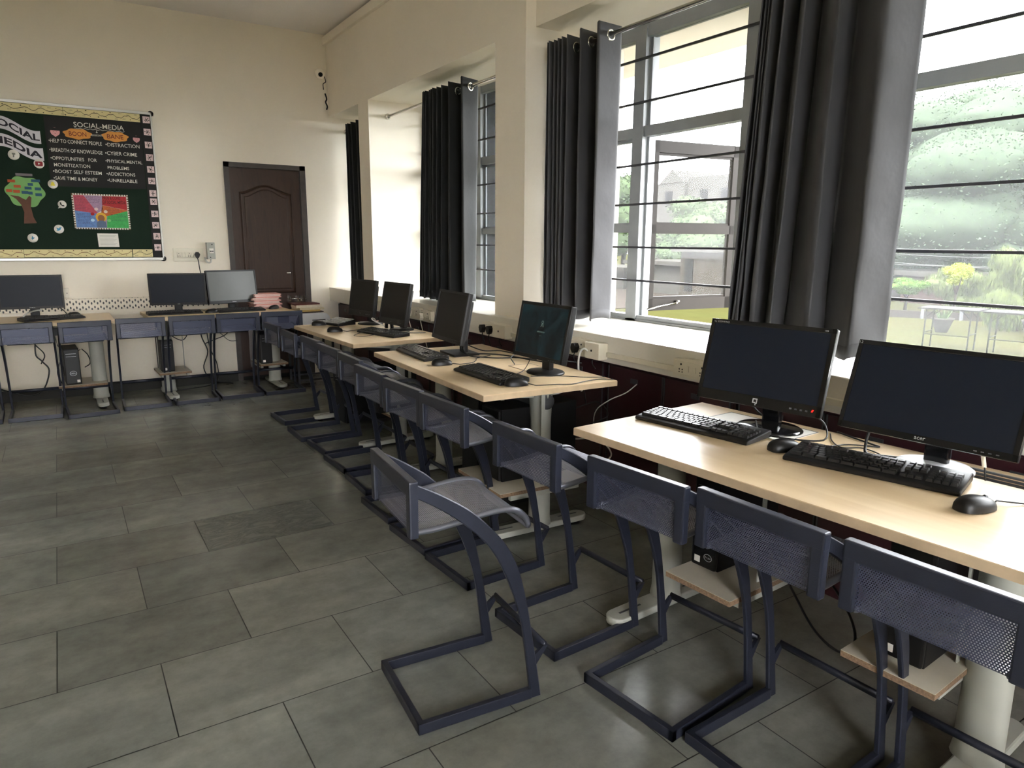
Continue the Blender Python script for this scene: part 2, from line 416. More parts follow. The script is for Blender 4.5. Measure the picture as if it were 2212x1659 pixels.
# the casement that stands open, swung outwards
sash = bpy.data.objects.new('casement_sash', None); COL.objects.link(sash); sash.parent = w3
sash.location = (3.06, 3.285, 0); sash.rotation_euler = (0, 0, R(-8))
def sash_frame():
    m = MB(); W_, z0, z1, t = 0.715, 0.963, 1.989, 0.038
    m.box((0, -t, z0), (0.07, 0, z1)); m.box((W_-0.07, -t, z0), (W_, 0, z1)); m.box((0, -t, z1-0.07), (W_, 0, z1)); m.box((0, -t, z0), (W_, 0, z0+0.075)); m.box((0, -t, 1.44), (W_, 0, 1.495))
    m.box((0.07, -t+0.008, z0+0.075), (W_-0.07, -0.012, z0+0.088)); m.box((0.07, -t+0.008, 1.495), (W_-0.07, -0.012, 1.508)); m.box((0.07, -t+0.008, z1-0.085), (W_-0.07, -0.012, z1-0.07))
    m.build('sash_frame', M_sash, sash)
    g = MB(); g.box((0.07, -0.02, z0+0.08), (W_-0.07, -0.016, 1.44)); g.box((0.07, -0.02, 1.495), (W_-0.07, -0.016, z1-0.07)); g.build('glass', glass('dirty_sash_glass', 0.02), sash)
    h = MB()
    for z in (1.06, 1.47, 1.9): h.box((-0.05, -0.03, z-0.02), (0.0, -0.01, z+0.02))
    h.build('hinge', M_bar, sash)
    s_ = MB(); s_.tube([(-0.05, 0.02, 0.955), (0.02, -0.05, 0.975), (0.24, -0.055, 1.01)], 0.006); s_.lathe([(0, -0.012), (0.014, -0.01), (0.014, 0.01), (0, 0.012)], (0.25, -0.052, 1.015), 10); s_.build('stay', M_chrome, sash)
sash_frame()

# ------------------------------------------------------------------ door
door = st(MB().box((DX0-0.0, YF-0.02, 0), (DX0+0.045, YF+0.06, DZ)).box((DX1-0.055, YF-0.02, 0), (DX1, YF+0.06, DZ)).box((DX0, YF-0.02, DZ-0.045), (DX1, YF+0.06, DZ)).build('door_1', M_doorframe))
def door_leaf():
    x0, x1, z0, z1, y = DX0+0.045, DX1-0.055, 0.035, DZ-0.045, YF+0.012
    m = MB(); m.box((x0, y, z0), (x1, y+0.035, z1))
    leaf = m.build('door_leaf', M_door, door)
    # raised panel with an arched head, built as a bevelled ring and a field
    def outline(ins, top):
        a, b = x0+0.085+ins, x1-0.09-ins; zb = 0.86+ins; zt = top-ins; n = 20; p = [(a, zb), (b, zb), (b, zt-0.05)]
        for i in range(n+1):
            t = i/n; xx = b+(a-b)*t; s_ = math.sin(math.pi*t); p.append((xx, zt-0.05+0.075*(s_**1.8)))
        return p
    prev = None; rings = [(0, y), (0.012, y-0.012), (0.03, y+0.008), (0.05, y-0.006), (0.06, y-0.006)]
    m = MB(); loops = []
    for ins, yy in rings: loops.append([(p[0], yy, p[1]) for p in outline(ins, 1.89)])
    for A, B in zip(loops[:-1], loops[1:]):
        n = len(A)
        m._put(A+B, [(i, (i+1) % n, n+(i+1) % n, n+i) for i in range(n)])
    m.poly(loops[-1]); m.build('raised_panel', M_door, door)
    m = MB()
    a, b, zb, zt = x0+0.085, x1-0.09, 0.12, 0.70
    L1 = [(a, y, zb), (b, y, zb), (b, y, zt), (a, y, zt)]; L2 = [(a+0.04, y-0.01, zb+0.04), (b-0.04, y-0.01, zb+0.04), (b-0.04, y-0.01, zt-0.04), (a+0.04, y-0.01, zt-0.04)]
    m._put(L1+L2, [(i, (i+1) % 4, 4+(i+1) % 4, 4+i) for i in range(4)]+[(4, 5, 6, 7)]); m.build('lower_panel', M_door, door)
    m = MB(); m.tube([(1.935, y-0.02, 1.062), (1.975, y-0.02, 1.06)], 0.006); m.build('door_pull', M_chrome, door)
    m = MB(); m.tube([(1.93, y-0.03, 0.80), (2.12, y-0.03, 0.80)], 0.007)
    for xx in (2.03, 2.06, 2.09, 1.95): m.box((xx-0.008, y-0.045, 0.775), (xx+0.008, y, 0.83))
    m.build('slide_bolt', M_chrome, door)
door_leaf()
st(MB().box((DX0-0.1, YF+0.19, -0.1), (DX1+0.1, YF+0.6, DZ+0.1)).build('door_light_blocker', M_hole))  # dark box added behind the door to block leaking sky light

# ------------------------------------------------------------------ cupboards under the ledge
def cupboard(yc, w, label):
    t = thing('storage_cupboard', label, 'cupboard', (2.50, yc, 0), 0, 'maroon cupboards under the window ledge')
    MB().box((-0.035, -w/2+0.004, 0), (0.095, w/2-0.004, 0.755)).build('body', M_maroon, t)
    for s_ in (-1, 1):
        a, b = (0.004, w/2-0.02) if s_ > 0 else (-w/2+0.02, -0.004)
        d = MB().box((-0.052, a, 0.05), (-0.036, b, 0.735), bev=0.002).build('door', M_maroon, t)
        for e_ in (a, b-0.006): MB().box((-0.056, e_, 0.05), (-0.05, e_+0.006, 0.735)).build('edge_strip', M_legdark, d)
        MB().box((-0.058, (a+b)/2-0.025, 0.665), (-0.052, (a+b)/2+0.025, 0.69)).build('handle_plate', M_legdark, d)
yy = 6.85
CL = ['maroon cupboard under the ledge beside the far wall', 'maroon cupboard behind the far desk, farther half', 'maroon cupboard behind the far desk, nearer half', 'maroon cupboard behind the farther end of the middle desk', 'maroon cupboard behind the nearer end of the middle desk',
      'maroon cupboard with small handle plate between middle and near desks', 'maroon cupboard behind the wide monitor of the near desk', 'maroon cupboard behind the nearest monitor', 'maroon cupboard under the ledge at the right edge of the picture']
for i in range(9):
    cupboard(6.81-0.875*i+0.0, 0.87, CL[i])

# ------------------------------------------------------------------ sockets, trunking
def socket_board(y0, y1, z0, z1, label, plugs=(), switches=2, X=2.37):
    w = y1-y0; t = thing('switched_socket_board', label, 'socket', (X, (y0+y1)/2, (z0+z1)/2), 0, 'socket boards on the ledge front')
    m = MB(); h = z1-z0
    n = 12; top = [(-w/2+w*i/n, h/2-0.004+0.008*math.sin(math.pi*i/n)) for i in range(n+1)]
    m.prism([(-w/2, -h/2)]+top+[(w/2, -h/2)], 'x', -0.032, 0.0); m.build('backbox', M_switch, t)
    MB().box((-0.038, -w/2+0.012, -h/2+0.012), (-0.032, w/2-0.012, h/2-0.012), bev=0.002).build('faceplate', M_switch, t)
    for sgn, sy in ((1, w*0.27), (-1, -w*0.27)):
        hl = MB()
        for dy, dz, r in ((0, 0.017, 0.005), (-0.009, -0.006, 0.0035), (0.009, -0.006, 0.0035), (-0.009, -0.018, 0.003), (0.009, -0.018, 0.003)):
            hl.lathe([(0, 0), (r, 0), (r, 0.001), (0, 0.001)], (-0.0385, sy+dy, dz), 8, M=Matrix.Rotation(R(-90), 3, 'Y'))
        hl.build('socket_holes', M_hole, t)
        MB().box((-0.042, sy*0.34-0.007, -0.013), (-0.038, sy*0.34+0.007, 0.013), bev=0.001).build('rocker_switch', M_switch, t)
    for i, (py, colr) in enumerate(plugs):
        pass
    return t
def plug(y, z, m, label, path, X=2.332, r=0.0035):
    t = thing('three_pin_plug', label, 'plug', (X, y, z))
    q = MB(); q.prism([(-0.017, -0.012), (-0.022, 0.006), (-0.010, 0.024), (0.010, 0.024), (0.022, 0.006), (0.017, -0.012), (0.006, -0.028), (-0.006, -0.028)], 'x', -0.03, 0.0); q.build('plug_body', m, t)
    pts = [Vector(p)-Vector((X, y, z)) for p in path]
    MB().tube(smooth_path([(-0.015, 0, -0.026)]+pts), r, 6).build('flex', m, t)
S1 = socket_board(2.04, 2.27, 0.785, 0.868, 'ivory twin socket board with empty sockets left of the wide monitor')
S2 = socket_board(2.905, 3.09, 0.778, 0.87, 'ivory socket board with one black plug, behind the lock-screen monitor')
plug(2.985, 0.822, M_blk, 'black plug with black flex in the board behind the lock-screen monitor', [(2.31, 2.98, 0.76), (2.36, 2.97, 0.66), (2.38, 2.95, 0.5)])
S3 = socket_board(3.845, 4.02, 0.785, 0.865, 'ivory socket board holding two black plugs under the wide pillar')
plug(3.985, 0.822, M_blk, 'black plug farther from the junction box under the wide pillar', [(2.32, 3.98, 0.75), (2.35, 3.96, 0.6), (2.37, 3.9, 0.45)])
plug(3.895, 0.822, M_blk, 'black plug next to the junction box under the wide pillar', [(2.32, 3.9, 0.75), (2.36, 3.88, 0.6), (2.38, 3.82, 0.45)])
S4 = socket_board(4.995, 5.19, 0.785, 0.868, 'ivory socket board with white plug behind the far desk, farther one')
plug(5.15, 0.822, M_switch, 'white plug in the farther board behind the far desk', [(2.32, 5.15, 0.75), (2.35, 5.12, 0.6), (2.37, 5.1, 0.5)])
S6 = socket_board(4.80, 4.975, 0.785, 0.862, 'ivory socket board with white adaptor behind the far desk, nearer one')
plug(4.93, 0.815, M_switch, 'white adaptor plug in the nearer board behind the far desk', [(2.32, 4.93, 0.75), (2.35, 4.91, 0.6), (2.37, 4.9, 0.5)])
S5 = socket_board(5.84, 5.96, 0.785, 0.865, 'small broken ivory socket board seen between the two far desk monitors')
def jbox(y0, y1, label):
    t = thing('junction_box', label, 'junction box', (2.37, (y0+y1)/2, 0.825), 0, 'junction boxes on the ledge front'); w = y1-y0
    MB().box((-0.06, -w/2, -0.045), (0, w/2, 0.042), bev=0.005).build('box', M_switch, t)
    MB().lathe([(0, 0), (0.006, 0), (0.006, 0.002), (0, 0.002)], (-0.061, 0.0, 0), 8, M=Matrix.Rotation(R(-90), 3, 'Y')).build('screw', M_hole, t)
    MB().tube(smooth_path([(-0.03, w*0.2, -0.04), (-0.035, w*0.18, -0.075), (-0.04, -0.01, -0.095)]), 0.004, 6).build('cable_tail', M_blk, t)
jbox(2.772, 2.893, 'ivory junction box beside the black plug behind the lock-screen monitor')
jbox(3.695, 3.842, 'ivory junction box beside the two black plugs under the pillar')
for a, b, lb in ((2.277, 2.762, 'white cable trunking running from junction box to the empty socket board'), (3.10, 3.69, 'white cable trunking on the ledge front behind the middle desk'), (-0.5, 2.03, 'white cable trunking on the ledge front behind the near desk')):
    tag(MB().box((2.352, a, 0.797), (2.37, b, 0.822), bev=0.002).build('cable_trunking', M_switch), lb, 'trunking', 'cable trunking on the ledge front')

# far wall electrics
def far_electrics():
    Y = YF
    t = thing('switch_panel', 'ivory panel of switches and sockets with a black plug', 'switch', (1.03, Y, 1.245))
    MB().box((-0.125, -0.012, -0.06), (0.135, 0, 0.06), bev=0.004).build('faceplate', M_switch, t)
    MB().box((-0.095, -0.02, -0.028), (0.10, -0.012, 0.028), bev=0.003).build('module_strip', M_switch, t)
    for i, x in enumerate((-0.045, -0.018, 0.035, 0.055)): MB().box((x-0.009, -0.028, -0.02), (x+0.009, -0.02, 0.02), bev=0.002).build('rocker_switch', M_switch, t)
    h = MB()
    for x in (-0.08, 0.01):
        for dx, dz in ((0, 0.012), (-0.008, -0.004), (0.008, -0.004), (-0.008, -0.015), (0.008, -0.015)): h.box((x+dx-0.003, -0.0215, dz-0.003), (x+dx+0.003, -0.02, dz+0.003))
    h.build('socket_holes', M_hole, t)
    t = thing('three_pin_plug', 'black plug on a hanging flex in the far wall switch panel', 'plug', (1.105, Y-0.02, 1.245))
    MB().prism([(-0.018, -0.012), (-0.023, 0.006), (-0.010, 0.026), (0.010, 0.026), (0.023, 0.006), (0.018, -0.012), (0.008, -0.03), (-0.008, -0.03)], 'y', -0.04, 0.0).build('plug_body', M_blk, t)
    MB().tube(smooth_path([(0, -0.02, -0.03), (0.006, -0.022, -0.06), (0.012, -0.02, -0.13), (0.03, -0.015, -0.25), (0.03, -0.01, -0.36)]), 0.0045, 6).build('flex', M_blk, t)
    t = thing('circuit_breaker_box', 'grey surface box with double breaker switch beside the door', 'breaker box', (1.225, Y, 1.28))
    MB().box((-0.035, -0.075, -0.075), (0.035, 0, 0.08), bev=0.003).build('box', M_leg, t)
    MB().box((-0.018, -0.083, -0.02), (0.02, -0.075, 0.025), bev=0.002).build('breaker', M_white, t)
    MB().box((-0.014, -0.092, -0.006), (0.0, -0.083, 0.004)).box((0.004, -0.092, -0.006), (0.017, -0.083, 0.004)).build('lever', M_blk, t)
    MB().tube(smooth_path([(0.0, -0.04, -0.072), (-0.01, -0.04, -0.105), (-0.04, -0.03, -0.10), (-0.05, -0.01, -0.06)]), 0.008, 8).build('conduit', M_wcable, t)
    for x, z in ((0.01, 0.06), (-0.01, -0.058)): MB().lathe([(0, 0), (0.005, 0), (0.005, 0.002), (0, 0.002)], (x, -0.0755, z), 8, M=Matrix.Rotation(R(90), 3, 'X')).build('screw', M_hole, t)
    t = thing('wall_socket', 'small ivory wall socket half hidden behind the left monitor', 'socket', (0.02, Y, 0.92))
    MB().box((-0.06, -0.03, -0.042), (0.028, 0, 0.042), bev=0.003).build('faceplate', M_switch, t)
    MB().box((0.01, -0.031, -0.005), (0.015, -0.03, 0.005)).build('screw', M_hole, t)
    # slotted cable duct
    k = N('slotted_cream_steel'); c = k.coords('Object', (1/0.046, 0, 1/0.05))
    k.b.inputs['Roughness'].default_value = 0.4
    outs = []
    for off in (0, 0.5):
        m = k.n('ShaderNodeMapping'); m.inputs['Location'].default_value = (off, 0, off*0.66); k.l(c, m.inputs[0])
        f = k.n('ShaderNodeVectorMath', operation='FRACTION'); k.l(m.outputs[0], f.inputs[0]); s_ = k.n('ShaderNodeVectorMath', operation='SUBTRACT'); k.l(f.outputs[0], s_.inputs[0]); s_.inputs[1].default_value = (0.5, 0, 0.5)
        q = k.n('ShaderNodeVectorMath', operation='MULTIPLY'); k.l(s_.outputs[0], q.inputs[0]); q.inputs[1].default_value = (2.0, 0, 1.25)
        ln = k.n('ShaderNodeVectorMath', operation='LENGTH'); k.l(q.outputs[0], ln.inputs[0]); outs.append(ln.outputs['Value'])
    mn = k.n('ShaderNodeMath', operation='MINIMUM'); k.l(outs[0], mn.inputs[0]); k.l(outs[1], mn.inputs[1])
    k.l(k.ramp(mn.outputs[0], [(0.27, L(20, 16, 12)), (0.30, L(226, 217, 200))]), k.b.inputs['Base Color'])
    o = MB().box((-1.0, -0.018, -0.05), (1.0, 0, 0.05), bev=0.002).build('slotted_cable_duct', k.m)
    o.location = (0.30, Y, 0.815); tag(o, 'cream slotted metal cable duct along the far wall above the desks', 'cable duct')
    tag(MB().box((1.02, Y-0.02, 0.775), (1.36, Y, 0.815)).build('wall_ledge_strip', M_legdark), 'dark strip on the far wall behind the third monitor', 'strip')
far_electrics()

def cctv():
    t = thing('security_camera', 'small white dome camera high in the far corner', 'security camera', (2.315, YF-0.17, 2.97))
    Qc = Vector((0, 0, 1)).rotation_difference(Vector((-0.22, -0.92, -0.30)).normalized()).to_matrix()
    MB().lathe([(0.0, 0.05), (0.03, 0.05), (0.044, 0.03), (0.047, 0.0), (0.04, -0.025), (0.025, -0.04), (0, -0.045)], (0, 0, 0), 20, M=Qc).build('housing', M_wall, t)
    MB().lathe([(0, 0.0), (0.021, 0.0), (0.021, 0.006), (0.0, 0.009)], tuple(Qc @ Vector((0.002, -0.004, 0.046))), 16, M=Qc).build('lens', M_hole, t)
    MB().tube([(0.02, 0.02, 0), (0.06, 0.10, 0.0), (0.07, 0.17, 0)], 0.015, 8).build('bracket', M_wall, t)
    MB().tube(smooth_path([(0.06, 0.11, 0.04), (0.075, 0.10, 0.0), (0.085, 0.09, -0.05), (0.062, 0.10, -0.07), (0.07, 0.12, -0.12)]), 0.004, 6).build('wire', M_blk, t)
    tag(MB().tube(smooth_path([(2.405, YF-0.03, 2.82), (2.418, YF-0.035, 2.77), (2.408, YF-0.03, 2.74), (2.423, YF-0.03, 2.70), (2.415, YF-0.03, 2.67)]), 0.008, 6).build('cable_connector', M_blk), 'loose black wiring connector hanging below the dome camera', 'cable')
cctv()

# ------------------------------------------------------------------ curtains
def curtain(name, label, rooms, yend, m, XR=2.53, XWn=2.70, X=2.62, zt=2.535, zb=0.945, rodz=2.478, flare=0.0, nvis=3, seed=1):
    """rooms: y of the folds on the room side, near to far; yend: y of the free near edge on the window side"""
    rnd = random.Random(seed); n = len(rooms)
    t = thing(name, label, 'curtain', (X, rooms[0], 0))
    ctr = []
    for k_ in range(n-1, -1, -1):                                # far to near: room point, window point
        y = rooms[k_]; d = 0.035 if k_ else yend-y
        ctr.append((XR+(rnd.uniform(0, 0.015) if k_ > 1 else 0), y)); ctr.append((XWn-(rnd.uniform(0, 0.03) if k_ else 0), y+d))
    P = []
    for i in range(len(ctr)-1):
        (x0, y0), (x1, y1) = ctr[i], ctr[i+1]
        for q in range(8):
            u = q/8; w = 0.5*(0.5-0.5*math.cos(math.pi*u))+0.5*u
            P.append((x0+(x1-x0)*w, y0+(y1-y0)*u, i))
    P.append((ctr[-1][0], ctr[-1][1], len(ctr)-2))
    rows = []; nz = 30; y_near = rooms[0]; y_far = rooms[-1]
    for j in range(nz+1):
        v = j/nz; z = zt+(zb-zt)*v; row = []
        for q, (x, y, i) in enumerate(P):
            near = 1-(y-y_near)/max(1e-6, y_far-y_near)
            s_ = 0.010*v*math.sin(i*1.7+v*3.2)*min(1.0, 2-near)
            wr = 0.0035*math.sin(v*16+q*0.33)*v+0.003*math.sin(v*31-q*0.6)*v*v
            xx = X+(x-X)*(1-0.18*v*math.sin(i*1.3)**2)+wr*0.3
            yy = y+flare*v*(1-near)+s_+wr
            zz = z+(0.010*math.sin(i*1.3+q*0.4) if j >= nz-1 else 0)
            row.append((xx-t.location.x, yy-t.location.y, zz))
        rows.append(row)
    o = MB().sheet(rows).build('cloth', m, t, recalc=False)
    md = o.modifiers.new('thickness', 'SOLIDIFY'); md.thickness = 0.003
    h = MB().sheet([[p for p in rows[nz-1]], [p for p in rows[nz]]]).build('hem', m, t, recalc=False)
    md = h.modifiers.new('thickness', 'SOLIDIFY'); md.thickness = 0.007; md.offset = 0
    for k_ in range(nvis):
        y = rooms[k_]+((0.035 if k_ else yend-rooms[0])*0.5)
        ax = Vector((XWn-XR, 0.035 if k_ else yend-rooms[0], 0)).normalized(); nrm = Vector((ax.y, -ax.x, 0))
        q = Vector((0, 0, 1)).rotation_difference(nrm).to_matrix()
        ring = [Vector((X-t.location.x, y-t.location.y, rodz-0.004))+q @ Vector((0.025*math.cos(a), 0.025*math.sin(a), 0)) for a in [2*math.pi*c_/24 for c_ in range(24)]]
        MB().tube(ring, 0.0065, 8, closed=True).build('eyelet', M_chrome, t)
    return t
curtain('eyelet_curtain', 'grey eyelet curtain bunched against the wide pillar, left of the open casement', [3.12, 3.275, 3.41, 3.46, 3.50, 3.54, 3.575, 3.61], 3.135, M_curtain, zt=2.53, zb=0.945, seed=2)
curtain('eyelet_curtain', 'wide grey eyelet curtain gathered behind the two near monitors', [1.54, 1.714, 1.874, 1.966, 2.016, 2.038, 2.056, 2.072], 1.50, M_curtain, XWn=2.71, zb=0.945, seed=5, flare=0.075)
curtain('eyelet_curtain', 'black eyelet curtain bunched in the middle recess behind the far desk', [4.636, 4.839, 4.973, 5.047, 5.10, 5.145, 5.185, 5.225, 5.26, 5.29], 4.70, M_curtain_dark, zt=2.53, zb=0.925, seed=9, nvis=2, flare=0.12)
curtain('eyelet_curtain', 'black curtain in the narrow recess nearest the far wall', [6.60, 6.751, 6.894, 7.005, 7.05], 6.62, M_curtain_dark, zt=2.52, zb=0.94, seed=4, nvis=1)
def rod(y0, y1, label):
    t = thing('curtain_rod', label, 'curtain rod', (2.62, y0, 2.478), 0, 'curtain rods')
    MB().tube([(0, 0.004, 0), (0, y1-y0-0.004, 0)], 0.0125, 12).build('pole', M_chrome, t)
    for y in (0.012, y1-y0-0.012): MB().lathe([(0.0, -0.012), (0.026, -0.012), (0.026, 0), (0.016, 0.012), (0, 0.012)], (0, y, 0), 16, M=Matrix.Rotation(R(90), 3, 'X')).build('end_flange', M_chrome, t)
rod(-0.95, 3.68, 'long chrome curtain rod over the open casement'); rod(4.025, 6.19, 'chrome curtain rod in the middle recess, end flange showing on the bright reveal'); rod(6.44, YF, 'short chrome curtain rod in the narrow far recess')

# ------------------------------------------------------------------ chairs
def catmull2(p, n=5): return [(q.x, q.y) for q in smooth_path([(a, b, 0) for a, b in p], n)]
def make_chair():
    t = thing('cantilever_chair', 'x', 'chair', (0, 0, 0), 0)
    outer = catmull2([(-0.004, 0.757), (0.05, 0.728), (0.105, 0.694), (0.172, 0.645), (0.238, 0.577), (0.288, 0.510), (0.323, 0.430), (0.350, 0.320), (0.378, 0.157), (0.402, 0.0)])
    inner = catmull2([(0.362, 0.034), (0.338, 0.224), (0.314, 0.330), (0.270, 0.446), (0.222, 0.532), (0.146, 0.612), (0.08, 0.665), (0.024, 0.702), (-0.004, 0.716)])
    for s_ in (-1, 1):
        a, b = (0.163, 0.178) if s_ > 0 else (-0.178, -0.163)
        m = MB(); m.prism(outer+[(0.362, 0.0)]+inner, 'y', a, b)
        q = m.build('side_arm', M_chair, t)
        bv = q.modifiers.new('soft', 'BEVEL'); bv.width = 0.003; bv.segments = 1; bv.limit_method = 'ANGLE'
        m = MB(); m.prism([(0.372, 0.095), (0.366, 0.135), (0.408, 0.168), (0.424, 0.166)], 'y', a+0.002, b-0.002)
        m.build('footrest_bracket', M_chair, t)
    m = MB(); m.box((0.0, -0.1785, 0.0), (0.37, -0.1595, 0.034), bev=0.003); m.box((0.0, 0.1595, 0.0), (0.37, 0.1785, 0.034), bev=0.003); m.box((0.0, -0.1785, 0.0), (0.020, 0.1785, 0.034), bev=0.003)
    m.build('floor_frame', M_chair, t)
    MB().tube([(0.416, -0.172, 0.166), (0.416, 0.172, 0.166)], 0.008, 8, flat=0.013).build('footrest', M_chair, t)
    # back frame: band with rounded lower ends
    m = MB()
    m.box((-0.012, -0.180, 0.715), (0.014, 0.180, 0.759), bev=0.004)
    for s_ in (-1, 1):
        a, b = (0.147, 0.1795) if s_ > 0 else (-0.1795, -0.147)
        m.box((-0.0118, a, 0.598), (0.0138, b, 0.745), bev=0.005)
    m.build('back_frame', M_chair, t)
    MB().sheet([[(0.0, -0.15+0.30*i/6, z) for i in range(7)] for z in (0.603, 0.63, 0.66, 0.69, 0.718)]).build('back_mesh', M_mesh, t, uv=lambda c: (c.y, c.z), recalc=False)
    prof = catmull2([(0.004, 0.604), (0.06, 0.603), (0.14, 0.610), (0.23, 0.621), (0.295, 0.621), (0.332, 0.608), (0.356, 0.584), (0.366, 0.560)], 4)
    ln = [0]
    for p, q in zip(prof[:-1], prof[1:]): ln.append(ln[-1]+math.dist(p, q))
    rows = [[(x, -0.147+0.294*i/6, z) for i in range(7)] for x, z in prof]
    o = MB().sheet(rows).build('seat_mesh', M_seat_lit, t, recalc=False)
    uvl = o.data.uv_layers.new(name='uv')
    for lp in o.data.loops:
        vi = lp.vertex_index; co = o.data.vertices[vi].co; uvl.data[lp.index].uv = (co.y, ln[vi//7])
    m = MB()
    for y in (-0.148, 0.148): m.tube([(x, y, z) for x, z in prof], 0.0095, 8)
    m.tube([(0.366, -0.148, 0.558), (0.366, 0.148, 0.558)], 0.009, 8)
    m.tube([(0.20, -0.164, 0.596), (0.20, 0.164, 0.596)], 0.010, 8)
    m.build('seat_rim', M_rim, t)
    return t
proto = make_chair()
CH = [  # (x of the back, y centre, yaw deg, group, label)
 (0.742, 1.79, -5, None, 'perforated steel chair pulled out alone from the row in the foreground'),
 (1.385, 0.62, 3, 'n', 'perforated steel chair at the near desk cut by the right picture edge'),
 (1.357, 1.015, 2, 'n', 'perforated steel chair at the near desk under the nearer keyboard'),
 (1.300, 1.385, 6, 'n', 'perforated steel chair at the left end of the near desk'),
 (1.255, 1.875, 3, 'n', 'perforated steel chair standing in the gap between middle and near desks'),
 (1.243, 2.455, 3, 'n', 'perforated steel chair at the near end of the middle desk'),
 (1.235, 2.835, 3, 'n', 'perforated steel chair at the middle desk, second from its near end'),
 (1.243, 3.255, 1, 'n', 'perforated steel chair at the far end of the middle desk'),
 (1.300, 3.69, -1, 'n', 'perforated steel chair in the gap between far and middle desks'),
 (1.315, 4.11, 2, 'n', 'perforated steel chair at the near end of the far desk'),
 (1.330, 4.515, 2, 'n', 'perforated steel chair at the far desk, second from its near end'),
 (1.300, 4.93, 0, 'n', 'perforated steel chair at the far desk, third from its near end'),
 (1.315, 5.44, 3, 'n', 'perforated steel chair at the far corner end of the window row'),
 (-0.66, 6.41, 91, 'f', 'blue-grey chair at the left desk cut by the left picture edge'),
 (-0.27, 6.41, 89, 'f', 'blue-grey chair under the left desk in front of the leftmost monitor'),
 (0.12, 6.33, 93, 'f', 'blue-grey chair at the right end of the left desk, before the round-logo tower'),
 (0.51, 6.40, 89, 'f', 'blue-grey chair standing in the gap between the two far-wall desks'),
 (0.895, 6.40, 89, 'f', 'blue-grey chair at the far-wall desk below the second monitor'),
 (1.27, 6.42, 89, 'f', 'blue-grey chair at the far-wall desk below the third monitor'),
 (1.645, 6.41, 88, 'f', 'blue-grey chair at the far-wall desk in front of the pink paper stack')]
GN = {'n': 'perforated steel chairs along the window desks', 'f': 'perforated steel chairs along the far wall desks'}
for i, (x, y, a, g, lb) in enumerate(CH):
    o = proto if i == 0 else dup(proto)
    # x,y: for window chairs the back plane centre; for far-wall chairs the same with the seat towards the wall
    o.location = (x, y, 0); o.rotation_euler = (0, 0, R(a)); o['label'] = lb
    if g: o['group'] = GN[g]

